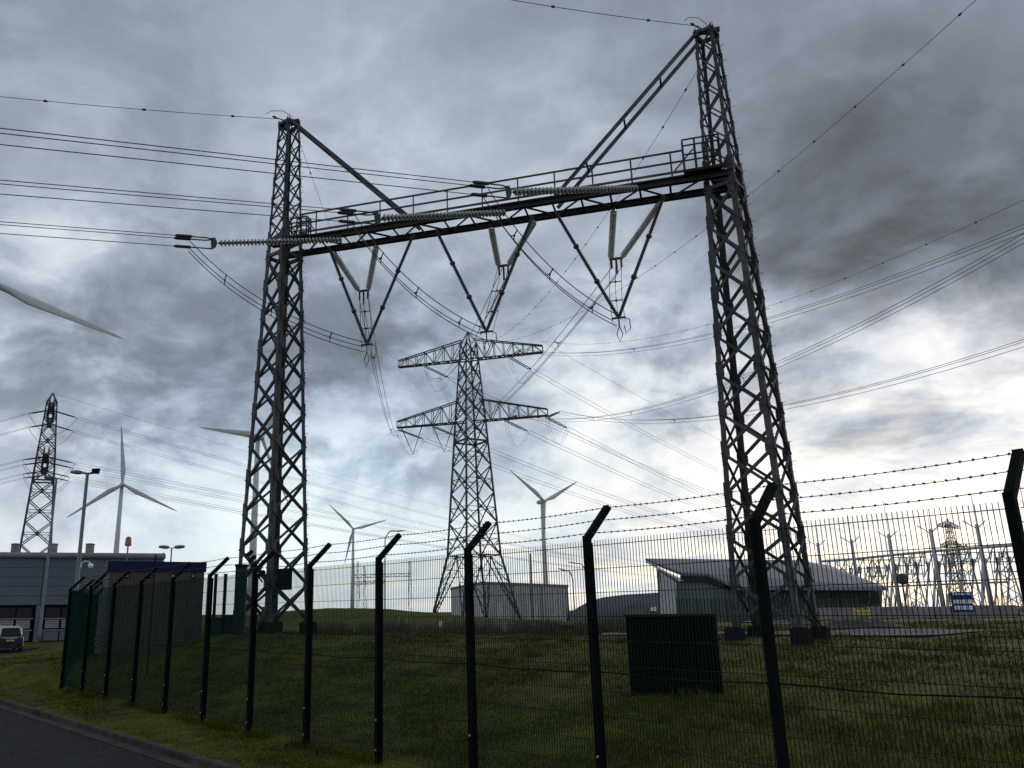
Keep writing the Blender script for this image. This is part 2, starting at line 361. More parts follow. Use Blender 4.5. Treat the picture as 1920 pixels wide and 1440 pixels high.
ribbon("access_path", [(7.5, 37), (11, 36.2), (15, 35.2), (18.5, 35.4), (22, 38.5)], 5.0, PATHM, .06)
ribbon("side_road", [(-90, 58), (-45, 62), (-31, 63), (-29, 63.2)], 5.5, ASPH, .05)
ribbon("far_road", [(24, 67), (45, 64), (80, 62), (160, 80)], 5, PATHM, .06)

# ------------------------------------------------------------------ security fence
fence = thing("security_fence", F0, "tall dark green mesh security fence with barbed wire arms running past the camera", "fence")
fence2 = None
HB = 3.61; ROWS = [3.47 - .318 * k for k in range(11)]
RET = V((-.24, .97, 0)).normalized()
fpts = [F0 + FD * i for i in range(-1, 13)]
rpts = [fpts[-1] + RET * 2.58 * i for i in range(1, 4)]
POSTS = [(p, FN) for p in fpts] + [(p, V((RET.y, -RET.x, 0))) for p in rpts]
post_src = {}
def make_post(p, inn):
    z0 = gz(p.x, p.y) - .25; u = V((-inn.y, inn.x, 0))
    key = tuple(round(c, 2) for c in inn)
    if key not in post_src:
        b = MB(); w = .045
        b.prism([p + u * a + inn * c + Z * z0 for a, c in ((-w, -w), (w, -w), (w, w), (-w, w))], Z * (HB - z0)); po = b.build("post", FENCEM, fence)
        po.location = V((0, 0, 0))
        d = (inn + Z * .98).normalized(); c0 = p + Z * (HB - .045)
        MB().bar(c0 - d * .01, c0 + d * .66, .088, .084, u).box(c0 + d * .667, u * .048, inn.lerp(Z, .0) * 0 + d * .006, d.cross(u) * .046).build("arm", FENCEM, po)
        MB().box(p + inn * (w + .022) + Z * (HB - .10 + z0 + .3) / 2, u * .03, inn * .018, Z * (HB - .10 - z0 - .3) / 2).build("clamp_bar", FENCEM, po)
        bb = MB()
        for zz_ in ROWS: bb.lathe([(.014, 0), (.014, .012), (.006, .016)], p - inn * (w) * 0 + inn * (w + .041) + u * .018 + Z * zz_, inn, 6)
        for zz_ in (1.25, .75): bb.lathe([(.02, 0), (.016, .014)], p - inn * w + Z * (zz_ - .5), -inn, 6)
        bb.build("bolts", mat("zinc_bolts", (.45, .45, .46), .35, .6, .2, 9), po, kind="stuff")
        post_src[key] = (po, p.copy(), z0)
        return po
    src, p0, zs = post_src[key]
    c = copy_tree(src, p - p0, fence); c.parent = fence; return c
for p, inn in POSTS: make_post(p, inn)
segs = [(fpts[i], fpts[i + 1], FN, i) for i in range(len(fpts) - 1)] + [(a, b, V((RET.y, -RET.x, 0)), 99) for a, b in zip([fpts[-1]] + rpts[:-1], rpts)]
vw_mesh = {}
for a, b, inn, idx in segs:
    d = (b - a); L = d.length; d.normalize(); off = inn * .062
    zb = .12
    hb = None
    panel = MB().bar(a + off + d * .05 + Z * ROWS[0], b + off - d * .05 + Z * ROWS[0], .009, .009).build("mesh_panel", MESHM, fence)
    for zz_ in ROWS[1:]:
        MB().bar(a + off + d * .05 + Z * zz_, b + off - d * .05 + Z * zz_, .0085, .0085).build("horizontal_wire", MESHM, panel)
    nw = 49; xs_ = [.075 + (L - .15) * k / (nw - 1) for k in range(nw)]
    if idx <= 5:
        for k, x_ in enumerate(xs_):
            p_ = a + off + inn * .007 + d * x_
            MB().tube([p_ + Z * zb, p_ + Z * (ROWS[0] + .07)], .0047, 4).build("vertical_wire", MESHM, panel)
    else:
        mb_ = MB()
        for x_ in xs_:
            p_ = a + off + inn * .007 + d * x_; mb_.tube([p_ + Z * zb, p_ + Z * (ROWS[0] + .07)], .0048, 4, False)
        mb_.build("vertical_wires", MESHM, panel, kind="stuff")
# barbed strands, one part per strand and bay run; sagging detection cable
def barbed(points, seed):
    mb_ = MB(); rr = random.Random(seed)
    for p, q in zip(points[:-1], points[1:]):
        L = (q - p).length; n_ = 6; pts = []
        for k in range(n_ + 1):
            t = k / n_; pts.append(p.lerp(q, t) - Z * (.05 * t * (1 - t) * 2 + rr.uniform(0, .004)))
        mb_.tube(pts, .0045, 4, False)
        k = rr.uniform(0, .1)
        while k < L:
            t = k / L; c = p.lerp(q, t) - Z * (.05 * t * (1 - t) * 2)
            for s_ in range(3):
                v = V((rr.uniform(-1, 1), rr.uniform(-1, 1), rr.uniform(-1, 1))).normalized() * .018
                mb_.bar(c - v, c + v, .005)
            mb_.tube([c - (q - p).normalized() * .012, c + (q - p).normalized() * .012], .009, 4)
            k += rr.uniform(.095, .125)
    return mb_
for j, s_ in enumerate((.05, .32, .60)):
    pts = [p + inn * s_ * .714 + Z * (HB - .045 + s_ * .70) + inn * .0 - Z * .05 * 0 for p, inn in POSTS]
    pts = [pp + (Z * .045 if True else 0) for pp in pts]
    barbed(pts, j).build("barbed_wire", BARB, fence)
cab_pts = []
for (p, inn), (q, i2) in zip(POSTS[:-1], POSTS[1:]):
    for k in range(6):
        t = k / 6; cab_pts.append(p.lerp(q, t) - inn * .03 + Z * (1.80 - .035 * math.sin(math.pi * t) + random.uniform(-.01, .01)) + inn * .11)
MB().tube(cab_pts, .009, 5).build("detection_cable", DARK, fence)

# ------------------------------------------------------------------ line gantry
HZ = 19.6                                                     # height of the cross beam
GB = (LEG_R - LEG_L).normalized(); GN = V((GB.y, -GB.x, 0)); GN = GN if GN.y < 0 else -GN   # GN points towards the camera
gantry = thing("line_gantry", V((3, 34, gz(3, 34))), "big steel lattice portal gantry with two tall legs and a railed cross beam", "gantry")
AL = math.radians(40); LU = V((math.cos(AL), -math.sin(AL), 0)); LV = V((math.sin(AL), math.cos(AL), 0))
def leg_corner(c, z, i, z0, z1, s0=2.25, s1=.74):
    s_ = s0 + (s1 - s0) * (z - z0) / (z1 - z0); a, b = ((-1, -1), (1, -1), (1, 1), (-1, 1))[i]
    return V((c.x, c.y, z)) + LU * a * s_ / 2 + LV * b * s_ / 2
def make_leg(c, ztop, lab):
    zg = gz(c.x, c.y); z0 = zg + .45
    lv = [z0 + (HZ - .5 - z0) * k / 11 for k in range(12)] + [HZ + .45 + (ztop - HZ - .45) * k / 6 for k in range(7)]
    m = MB()
    K = lambda z, i: leg_corner(c, z, i, z0, ztop)
    for i in range(4):
        a, b = ((-1, -1), (1, -1), (1, 1), (-1, 1))[i]
        p, q = K(z0 - .05, i), K(ztop, i); d = (q - p).normalized()
        for ax, sg in ((LU, -a), (LV, -b)):
            nn = (LV if ax is LU else LU) * .008
            for (pa_, pb_, w) in ((p, K(HZ + .4, i), .195), (K(HZ + .401, i), q, .115)):
                m.box((pa_ + pb_) / 2 + ax * sg * w / 2, ax * w / 2, nn, (pb_ - pa_) / 2)
    leg = m.build("leg", STEEL, gantry, label=lab)
    for li in range(len(lv) - 1):
        za, zb = lv[li], lv[li + 1]
        if li == 11: continue
        for i in range(4):
            j = (i + 1) % 4; n = (K(za, i) + K(za, j)) / 2 - V((c.x, c.y, za)); n.z = 0; n.normalize()
            w = .108 if li < 11 else .064
            off = n * .014
            MB().angle(K(za, i) + off, K(zb, j) + off, n, w).build("brace", STEEL, leg)
            MB().angle(K(za, j) - off * 1.2, K(zb, i) - off * 1.2, -n, w).build("brace", STEEL, leg)
    for li, z_ in enumerate(lv):
        for i in range(4):
            j = (i + 1) % 4; n = (K(z_, i) + K(z_, j)) / 2 - V((c.x, c.y, z_)); n.z = 0; n.normalize()
            e = (K(z_, j) - K(z_, i)); e.normalize(); gw, gh = (.29, .47) if li < 11 else (.13, .22)
            if li in (10, 11, 12): gw, gh = .30, .45
            for s_, kk in ((1, i), (-1, j)):
                gm = MB(); p = K(z_, kk) + n * .026; q1 = e * s_
                gm.prism([p - Z * gh, p + q1 * gw * .55 - Z * gh * .75, p + q1 * gw - Z * gh * .25, p + q1 * gw + Z * gh * .25, p + q1 * gw * .55 + Z * gh * .75, p + Z * gh], n * .012)
                gm.build("gusset_plate", STEEL, leg)
    sb = MB()
    zz_ = z0 + 2.5; k = 0
    while zz_ < ztop - .2:
        for i, ax in ((2, LU), (1, -LV)):
            p = K(zz_, i); sb.tube([p, p + (LU if k % 2 else (LV if i == 2 else -LV)) * .17], .010, 5)
        zz_ += .38; k += 1
    for z_ in lv:
        for i in range(4):
            for dz_ in (-.3, -.15, 0, .15, .3):
                a, b = ((-1, -1), (1, -1), (1, 1), (-1, 1))[i]; p = K(z_ + dz_, i)
                sb.box(p + LU * a * .02 - LV * b * .06, LU * .013, LV * .012, Z * .012); sb.box(p + LV * b * .02 - LU * a * .06, LU * .012, LV * .013, Z * .012)
    sb.build("step_bolts", STEEL, leg, kind="stuff")
    # ring frames at the beam and the head
    for zf in (HZ - .42, HZ + .42, ztop):
        fr = MB()
        for i in range(4): fr.bar(K(zf, i), K(zf, (i + 1) % 4), .11, .16)
        fr.build("ring_frame", STEEL, leg)
    hd = MB()
    for i in (0, 2): hd.bar(K(ztop, i) + Z * .08, K(ztop, (i + 2) % 4) + Z * .08, .10, .13)
    hd.bar(V((c.x, c.y, ztop)) - GB * .55 + Z * .16, V((c.x, c.y, ztop)) + GB * .55 + Z * .16, .16, .16).build("head_frame", STEELD, leg)
    for i in range(4):
        p = K(z0, i); g_ = gz(p.x, p.y)
        MB().box(V((p.x, p.y, (z0 - .08 + g_ - .3) / 2)), LU * .27, LV * .27, Z * (z0 - .08 - g_ + .3) / 2).box(V((p.x, p.y, z0 - .055)), LU * .2, LV * .2, Z * .024).build("footing", CONCD, gantry)
    return K, z0
ZTL, ZTR = 26.43, 26.7
KL, zl0 = make_leg(LEG_L, ZTL, "left gantry leg with a dark panel near its foot")
KR, zr0 = make_leg(LEG_R, ZTR, "right gantry leg with long rows of step bolts")
# beam: two rolled chords, cross lacing, walkway rails
bl = LEG_L.copy(); br = LEG_R.copy(); BLEN = (br - bl).length
def bp(t, n=0., z=0.): return bl + GB * (BLEN * t) + GN * n + Z * (HZ + z)
def ibeam(p, q, w=.22, h=.27, tf=.03):
    m = MB(); m.bar(p + Z * (h / 2 - tf / 2), q + Z * (h / 2 - tf / 2), w, tf); m.bar(p - Z * (h / 2 - tf / 2), q - Z * (h / 2 - tf / 2), w, tf); m.bar(p, q, .02, h - 2 * tf - .002); return m
ibeam(bp(-.015, .68), bp(1.015, .68)).build("beam_chord", STEELD, gantry); ibeam(bp(-.01, -.68), bp(1.01, -.68)).build("beam_chord", STEELD, gantry)
NB = 15
for k in range(NB):
    t0, t1 = .045 + .91 * k / NB, .045 + .91 * (k + 1) / NB; s_ = 1 if k % 2 else -1
    MB().angle(bp(t0, .62 * s_, -.05), bp(t1, -.62 * s_, -.05), Z, .10).build("beam_lacing", STEELD, gantry)
    MB().angle(bp(t0, .58, -.08), bp(t0, -.58, -.08), Z, .09).build("beam_lacing", STEELD, gantry)
wk = MB()
wk.bar(bp(.04, .68, .165), bp(.94, .68, .165), .24, .03).build("walkway_grating", STEELD, gantry)
rails = MB()
for z_ in (.36, .82, 1.30):
    MB().bar(bp(.055, .76, z_), bp(.925, .76, z_), .055, .07 if z_ > .4 else .09).build("hand_rail", STEEL, gantry)
for k in range(11):
    t = .10 + .80 * k / 10; MB().bar(bp(t, .76, .10), bp(t, .76, 1.28), .055, .055).build("rail_post", STEEL, gantry)
MB().bar(bp(.10, .76, .30), bp(.062, .76, 1.28), .05).build("rail_strut", STEEL, gantry); MB().bar(bp(.90, .76, .30), bp(.945, .76, 1.28), .05).build("rail_strut", STEEL, gantry)
# caged landings at the two ends
def cage(t0, t1, n0, n1, zb, zt, mid):
    m = MB(); cs = [bp(t0, n0), bp(t1, n0), bp(t1, n1), bp(t0, n1)]
    for z_ in (zb, (zb + zt) / 2, zt):
        for i in range(4): m.bar(cs[i] + Z * z_, cs[(i + 1) % 4] + Z * z_, .05)
    for i in range(4):
        for k in range(mid): m.bar(cs[i].lerp(cs[(i + 1) % 4], k / mid) + Z * zb, cs[i].lerp(cs[(i + 1) % 4], k / mid) + Z * (zt - .03), .06)
    m.bar((cs[0] + cs[3]) / 2 + Z * (zb - .05), (cs[1] + cs[2]) / 2 + Z * (zb - .05), (cs[0] - cs[3]).length, .05); return m
cage(.925, .995, .62, 1.10, .20, 1.58, 3).build("landing_cage", STEELD, gantry); cage(.035, .085, .70, 1.15, .05, .95, 2).build("landing_cage", STEELD, gantry)
# raking stays from leg heads to the beam, two bars each with battens
def stay(c, zt, sgn, t):
    top = [V((c.x, c.y, zt)) + GB * sgn * .30 + GN * n_ + Z * .02 for n_ in (.40, -.40)]; bot = [bp(t, .50, .22), bp(t, -.50, .22)]
    for a, b in zip(top, bot): MB().bar(a, b, .11, .14).build("raking_stay", STEEL, gantry)
    for k in (.27, .52, .78):
        MB().bar(top[0].lerp(bot[0], k) , top[1].lerp(bot[1], k), .08, .10).build("stay_batten", STEEL, gantry)
stay(LEG_L, ZTL, 1, .335); stay(LEG_R, ZTR, -1, .655)
# bracket of bushings and dark panel on the left leg
p0 = KL(zl0 + 2.45, 0)
for k in range(5):
    q = at(462 + 5.5 * k, 1042 + 9.5 * k, 35.4); MB().lathe([(.05, 0), (.09, .03), (.09, .30), (.05, .34)], q, GB * .9 + Z * -.1 - GN * .2 + Z * .75, 8).build("bushing", DARK, gantry)
MB().bar(at(458, 1040, 35.42), at(492, 1092, 35.42), .06).bar(at(470, 1062, 35.4), at(492, 1062, 35.9), .06).build("bushing_bracket", STEELD, gantry)
fz = (KL(0, 1) + KL(0, 2)) / 2
pc = (KL(zl0 + 2.6, 0) + KL(zl0 + 2.6, 1)) / 2 - LV * .06
MB().box(at(533, 1086, 35.55), LU * .46, Z * .44, LV * .02).build("danger_panel", DARK, gantry)
MB().box(at(496, 1147, 35.5), LU * .16, Z * .2, LV * .05).build("terminal_box", POLE, gantry)

# ------------------------------------------------------------------ wires
def para(p, q, sag, n=24): return [p.lerp(q, k / n) - Z * (4 * sag * (k / n) * (1 - k / n)) for k in range(n + 1)]
def fit_sag(p, q, mid):
    best = None
    for s_ in np.linspace(-4, 26, 121):
        pts = [prj(x) for x in para(p, q, s_, 60)]
        d = min((a[0] - mid[0]) ** 2 + (a[1] - mid[1]) ** 2 for a in pts)
        if best is None or d < best[0]: best = (d, s_)
    return best[1]
def tri(d, s=.21):
    u = d.cross(Z).normalized(); return [u * s + Z * s * .5, -u * s + Z * s * .5, -Z * s * 1.15]
def bundle(name, label, group, path, r=.017, cat="power line", spacers=(), s=.21, offs=None, n=5):
    t = thing(name, path[0], label, cat, group); d = path[-1] - path[0]; of = offs or tri(V((d.x, d.y, 0)), s)
    for o_ in of: MB().tube([p + o_ for p in path], r, n, False).build("wire", WIRE, t)
    N = len(path) - 1
    for k in spacers:
        i = min(int(k * N), N - 1); c = path[i].lerp(path[i + 1], k * N - i); m = MB()
        for o_ in of: m.bar(c + o_ * 1.1, c, .035)
        m.lathe([(.05, -.03), (.05, .03)], c, d, 6).build("spacer", WIRE, t)
    return t
def single(name, label, group, path, r=.012, cat="wire", dampers=0):
    t = thing(name, path[0], label, cat, group); MB().tube(path, r, 5, False).build("strand", WIRE, t)
    if dampers:
        acc_ = 0; nxt = dampers * .6
        for a, b in zip(path[:-1], path[1:]):
            L = (b - a).length
            while nxt < acc_ + L:
                c = a.lerp(b, (nxt - acc_) / L); d = (b - a).normalized(); MB().lathe([(.02, -.10), (.05, -.05), (.05, .05), (.02, .10)], c, d, 6).build("marker_clamp", WIRE, t); nxt += dampers
            acc_ += L
    return t
WD = V((-.892, -.451, 0)).normalized()      # direction of the incoming line
def plane_hit(p, d, px, py):
    """point where the sight line of the pixel meets the upright plane through p along d"""
    r_ = ray(px, py); n = V((-d.y, d.x, 0)); e = V((0, 0, EZ)); r_ = V(tuple(r_)); return e + r_ * ((p - e).dot(n) / r_.dot(n))
def chord_hit(px, py, n_=.52):
    q = at(px, py, 30); a = bp(0, n_); nn = GN; r_ = V(tuple(ray(px, py))); e = V((0, 0, EZ)); return e + r_ * ((a - e).dot(nn) / r_.dot(nn))
disc_me = {}
def disc_string(label, a, b, n, grp):
    t = thing("disc_insulator_string", a, label, "insulator", grp); d = (b - a).normalized(); st = (b - a).length / n
    MB().tube([a, b], .035, 6).build("core_rod", CORE, t)
    src = MB().lathe([(.045, 0), (.14, .03), (.152, .055), (.135, .07), (.06, .075), (.05, .10)], a, d, 14).build("disc", PORC, t, smooth=True)
    MB().lathe([(.05, .075), (.062, .08), (.062, st * .95), (.045, st)], a, d, 8).build("cap", CORE, src)
    for k in range(1, n): copy_tree(src, d * st * k, t)
    return t
ORD = ["lowest", "middle", "highest"]
inc = [((640, 450), (410, 456), [(0, 425.), 0]), ((946, 399), (716, 409), [(0, 349.), 0]), ((1194, 353), (962, 360), [(0, 254.), 0])]
JUMP = []
for k, (pa, py_, (pe, _)) in enumerate(inc):
    A = chord_hit(*pa, .70); Yk = plane_hit(A, WD, *py_)
    E_ = plane_hit(Yk, WD, *pe); d = (E_ - Yk).normalized(); side = V((d.x, d.y, 0)).cross(Z).normalized()
    where = ["nearest the left leg", "over the middle of the beam", "nearest the right leg"][k]
    disc_string(f"string of pale glass discs tied to the beam {where}", A, Yk, 34, "disc strings in front of the beam")
    yk = thing("yoke_fitting", Yk, f"dark yoke with three clamps on the disc string {where}", "fitting", "yokes of the incoming line")
    m = MB(); c = Yk + d * .30
    m.prism([Yk - side * .012 + d * .05, Yk + d * .12 - side * .012 - Z * .22, c - side * .012 - Z * .33, c + d * .05 - side * .012 + Z * .22, Yk + d * .16 - side * .012 + Z * .25], side * .024); m.build("yoke_plate", CORE, yk)
    of = [side * .14 + Z * .15, -side * .14 + Z * .15, -Z * .28]
    for o_ in of:
        a_ = c + o_ * 1.0; b_ = a_ + d * .85
        MB().tube([c + V((o_.x, o_.y, 0)) * .15 + Z * o_.z, a_ + d * .25, b_], .028, 6).build("link", CORE, yk); MB().lathe([(.03, 0), (.07, .05), (.07, .62), (.03, .72)], b_, d, 8).build("dead_end_clamp", CORE, yk)
    st = c + d * 1.5
    path = [st.lerp(E_ + d * 14, j / 12) for j in range(13)]
    bundle("conductor_bundle", f"{ORD[k]} of three triple conductor lines coming in from the left", "incoming conductor lines", path, .016, offs=of)
    JUMP.append((c + d * .95, side, d))

# hanging V strings of black rods, their jumpers, white V strings towards the pylon
def rod(mb, a, b, r, pitch, core, ends=.25):
    d = (b - a); L = d.length; d.normalize(); prof = [(core, 0), (core, ends)]; h = ends
    while h < L - ends - pitch:
        prof += [(core, h), (r, h + pitch * .35), (r * .96, h + pitch * .5), (core, h + pitch * .6)]; h += pitch
    prof += [(core, L - ends), (core, L)]; mb.lathe(prof, a, d, 9)
VB = [((616, 477), (776, 453), (688, 646)), ((818, 446), (1000, 418), (912, 622)), ((1042, 410), (1247, 382), (1160, 596))]
VW = [((624, 476), (706, 469), (682, 545)), ((921, 430), (1003, 420), (944, 498)), ((1151, 396), (1240, 388), (1155, 485))]
POS = ["next to the left leg", "hanging from the middle of the beam", "next to the right leg"]
slack = []
for k in range(3):
    (ax, ay), (bx, by), (cx_, cy_) = VB[k]
    a, b, c = chord_hit(ax, ay, 0), chord_hit(bx, by, 0), chord_hit(cx_, cy_, 0)
    a.z = b.z = HZ - .2
    t = thing("black_v_insulator", c, f"large V of black jointed insulator rods {POS[k]}", "insulator", "black V insulators")
    for top in (a, b):
        j = [top.lerp(c, x) for x in (0, .34, .67, 1)]
        for u in range(3):
            m = MB(); rod(m, j[u], j[u + 1], .085, .09, .062, .08); m.build("rod_unit", RODD, t)
            if u: MB().lathe([(.07, -.10), (.12, -.05), (.12, .05), (.07, .10)], j[u], c - top, 8).build("joint_collar", CORE, t)
    cl = MB(); cl.bar(c - GB * .28, c + GB * .28, .07).bar(c, c - Z * .35, .05).tube([c + GB * .2, c + GB * .42 - Z * .1, c + GB * .45 - Z * .5, c + GB * .25 - Z * .7, c + GB * .2 - Z * .35], .02, 5)
    cl.tube([c - Z * .35, c - GB * .12 - Z * .7, c - GB * .02 - Z * 1.05, c + GB * .12 - Z * .7, c - Z * .35], .02, 5).build("clamp", CORE, t)
    # jumper from yoke to the V
    st, side, d = JUMP[k]
    end = c - GB * .1 - Z * .12
    s0 = st - Z * .25; N = 22; path = []
    hd_ = V((end.x - s0.x, end.y - s0.y, 0)); c1 = s0 - Z * (s0.z - end.z) * .62 + hd_ * .28; c2 = end - hd_ * .34 + Z * .25
    for i in range(N + 1):
        u = i / N; path.append(s0 * (1 - u) ** 3 + c1 * (3 * u * (1 - u) ** 2) + c2 * (3 * u * u * (1 - u)) + end * u ** 3)
    of = [side * .23 + Z * .10, -side * .23 + Z * .14, -Z * .22]
    bundle("jumper_loop", f"three sagging jumper wires ending at the black V {POS[k]}", "jumper loops under the beam", path, .018, spacers=(.22, .48, .80), offs=of)
    # white V
    (ax, ay), (bx, by), (wx, wy) = VW[k]
    a, b = chord_hit(ax, ay, -.6), chord_hit(bx, by, -.6); a.z = b.z = HZ - .2
    mid_ = (a + b) / 2; w = at(wx, wy, mid_.y + 2.6)
    t = thing("white_v_insulator", w, f"short pale V of shed insulators {POS[k]}", "insulator", "pale V insulators")
    for s_, top in ((-1, a), (1, b)):
        e = w + GB * .24 * s_; m = MB(); rod(m, top, e, .15, .065, .09, .12); m.build("shed_rod", RODL, t)
    MB().bar(w - GB * .30, w + GB * .30, .07, .10).build("yoke_plate", CORE, t)
    for s_ in (-.22, 0, .22): MB().tube([w + GB * s_, w + GB * s_ - Z * (.45 + .3 * (s_ == 0))], .05, 6).build("link", CORE, t)
    slack.append(w)
    lad = [w + (c - Z * .15 - w) * (i / 10) for i in range(11)]
    lad = [p - Z * 0 + V((0, .35, 0)) * math.sin(math.pi * i / 10) for i, p in enumerate(lad)]
    bundle("jumper_ladder", f"hanging jumper wires with spacers below the pale V {POS[k]}", "jumper ladders", lad, .013, spacers=(.35, .65), offs=[GB * .26, -GB * .26, GB * .02 + GN * .2])

# ------------------------------------------------------------------ lattice pylons
def pylon(name, c, H, yaw, diag, label, parts=True, group=None, k=1.0, w=.0):
    """c: base centre; arms lie along yaw"""
    ax = V((math.cos(yaw), -math.sin(yaw), 0)); ay = V((math.sin(yaw), math.cos(yaw), 0))
    t = thing(name, c, label, "pylon", group)
    prof = [(0, 7.85), (.222, 4.6), (.645, 2.9), (.90, 1.75), (.955, 1.5)]        # share of height, half diagonal
    def hd(z):
        u = z / H
        for (u0, r0), (u1, r1) in zip(prof[:-1], prof[1:]):
            if u <= u1: return (r0 + (r1 - r0) * (u - u0) / (u1 - u0)) * k
        return prof[-1][1] * k
    def C(z, i):
        ang = math.pi / 2 * i + (0 if diag else math.pi / 4); r_ = hd(z); return c + ax * r_ * math.cos(ang) + ay * r_ * math.sin(ang) + Z * z
    zs = [0, .222 * H]; z_ = zs[-1]; nP = 9
    for i in range(1, nP + 1): zs.append(H * (.222 + (.955 - .222) * (1 - (1 - i / nP) ** 1.25 * 1.0) ** 1.0))
    zs = [0, .11 * H, .222 * H] + [H * (.222 + (.955 - .222) * x) for x in (.145, .28, .405, .52, .625, .72, .81, .91, 1.0)]
    wl = .26 * k + w
    for i in range(4):
        m = MB()
        for a, b in ((0, 2), (2, 8), (8, 11)): m.bar(C(zs[a], i), C(zs[b], i), wl * (1.15 - .05 * a), wl * (1.15 - .05 * a), ax)
        m.build("main_leg", PYST, t)
    sec = MB(); br = MB()
    for li in range(len(zs) - 1):
        za, zb = zs[li], zs[li + 1]; wb = (.15 if li > 1 else .14) * k + w
        for i in range(4):
            j = (i + 1) % 4; a0, a1, b0, b1 = C(za, i), C(za, j), C(zb, i), C(zb, j)
            if li == 0 or li == 1:
                apex = (C(zs[2], i) + C(zs[2], j)) / 2; mm = MB()
                f_ = lambda z__, q: C(z__, q).lerp(apex + Z * 0, 1 - (zs[2] - z__) / zs[2]) if False else None
                if li == 0:
                    A1 = a0.lerp(apex, .5); A2 = a1.lerp(apex, .5)
                    mm.bar(a0, apex, wb); mm.bar(a1, apex, wb); (mm.build("brace", PYST, t) if parts else br.add(mm.v, mm.f))
                    for u in (.2, .4, .6, .8):
                        e0, e1 = a0.lerp(C(zs[2], i), u), a0.lerp(apex, u); sec.bar(e0, e1, .07 * k + w); e2 = a0.lerp(apex, min(1, u + .2)); sec.bar(e0, e2, .06 * k + w)
                        e0, e1 = a1.lerp(C(zs[2], j), u), a1.lerp(apex, u); sec.bar(e0, e1, .07 * k + w); e2 = a1.lerp(apex, min(1, u + .2)); sec.bar(e0, e2, .06 * k + w)
                else: sec.bar(C(zs[2], i), C(zs[2], j), .12 * k + w)
                continue
            for p, q in ((a0, b1), (a1, b0)):
                mm = MB().bar(p, q, wb * .8, wb); (mm.build("brace", PYST, t) if parts else br.add(mm.v, mm.f))
            sec.bar(a0.lerp(b0, .5), a1.lerp(b1, .5), .06 * k + w)
            sec.bar(a0.lerp(b0, .5), a0.lerp(b1, .25), .05 * k + w); sec.bar(a1.lerp(b1, .5), a1.lerp(b0, .25), .05 * k + w)
            if not parts or True:
                m_ = (a0 + a1 + b0 + b1) / 4; sec.box(m_, (a1 - a0).normalized() * .26 * k, Z * .26 * k, (a1 - a0).cross(Z).normalized() * .03)
    if not parts: br.build("bracing", PYST, t)
    sec.build("secondary_bracing", PYST, t, kind="stuff")
    # peak
    m = MB()
    for i in range(4): m.bar(C(zs[-1], i), c + Z * H, .14 * k + w)
    m.build("peak", PYST, t)
    # arms
    arms = []
    for zb, zt, Lh, tag_ in ((.895 * H, .968 * H, 13.3 * k, "upper"), (.673 * H, .750 * H, 13.6 * k, "lower")):
        for s_ in (-1, 1):
            m = MB(); n = 7; rw = .7 * k
            tipz = (zb + (zt - zb) * (.28 if tag_ == "lower" else .32))
            bot = lambda u, q: c + ax * s_ * (hd(zb) * .75 + (Lh - hd(zb) * .75) * u) + ay * q * (rw * (1 - u) + .35 * k * u) + Z * zb
            top = lambda u, q: c + ax * s_ * (hd(zt) * .75 + (Lh - hd(zt) * .75) * u) + ay * q * (rw * .8 * (1 - u) + .35 * k * u) + Z * (zt + (tipz - zt) * u)
            for q in (-1, 1):
                for i in range(n):
                    u0, u1 = i / n, (i + 1) / n
                    m.bar(bot(u0, q), bot(u1, q), .17 * k + w); m.bar(top(u0, q), top(u1, q), .14 * k + w)
                    m.bar(bot(u0, q) if i % 2 else top(u0, q), top(u1, q) if i % 2 else bot(u1, q), .07 * k + w); m.bar(bot(u1, q), top(u1, q), .06 * k + w)
                    m.bar(bot(u0, q), bot(u1, -q), .05 * k + w); m.bar(bot(u1, q), bot(u1, -q), .06 * k + w) if q > 0 else None
            m.bar(bot(0, 1) - ax * s_ * 1.2 * k, bot(0, 1), .18 * k); m.bar(bot(0, -1) - ax * s_ * 1.2 * k, bot(0, -1), .18 * k)
            m.build("cross_arm", PYST, t, label=f"{tag_} cross arm pointing {'left' if s_ < 0 else 'right'}")
            arms.append((tag_, s_, bot(1, 0)))
    # work platform half way up
    zf = zs[6]; m = MB()
    for i in range(4): m.bar(C(zf, i), C(zf, (i + 1) % 4), .2 * k + w, .3 * k)
    m.build("platform", PYST, t)
    def A(level, s_, L):
        zb = (.895 if level == "upper" else .673) * H; return c + ax * s_ * L * k + Z * zb
    return t, A, c + Z * H, ax, ay
PC = V((7.35, 130, .5)); YAW = math.radians(18)
pyl, PA, PTOP, pax, pay = pylon("transmission_pylon", PC, 46.8, YAW, True, "tall lattice pylon with two pairs of cross arms behind the gantry", k=.92, w=.025)
LPC = V((-83.6, 180, .8)); lvd = math.atan2(LPC.x, LPC.y)
lp, LA, LTOP, lax, lay = pylon("transmission_pylon", LPC, 50.2, -math.pi / 2 + lvd, False, "narrow pylon seen end on behind the grey hall at far left", False, k=1.0, w=.06)
FPC = at(1795, 1080, 480); FPC.z = 1.2
fp, FA, FTOP, fax, fay = pylon("transmission_pylon", FPC, 50.0, math.radians(-35), False, "small distant pylon behind the white substation masts at right", False, k=1.0, w=.05)

def tension(label, a, d, L, grp, r=.10):
    t = thing("tension_insulator", a, label, "insulator", grp); s_ = d.cross(Z).normalized()
    for q in (-.22, .22):
        m = MB(); rod(m, a + s_ * q, a + s_ * q + d * L, r, .28, r * .55, .3); m.build("shed_rod", RODD, t)
    MB().bar(a + d * L - s_ * .35, a + d * L + s_ * .35, .12).tube([a + d * L, a + d * (L + .8)], .07, 5).build("end_fitting", CORE, t); return a + d * (L + .8)
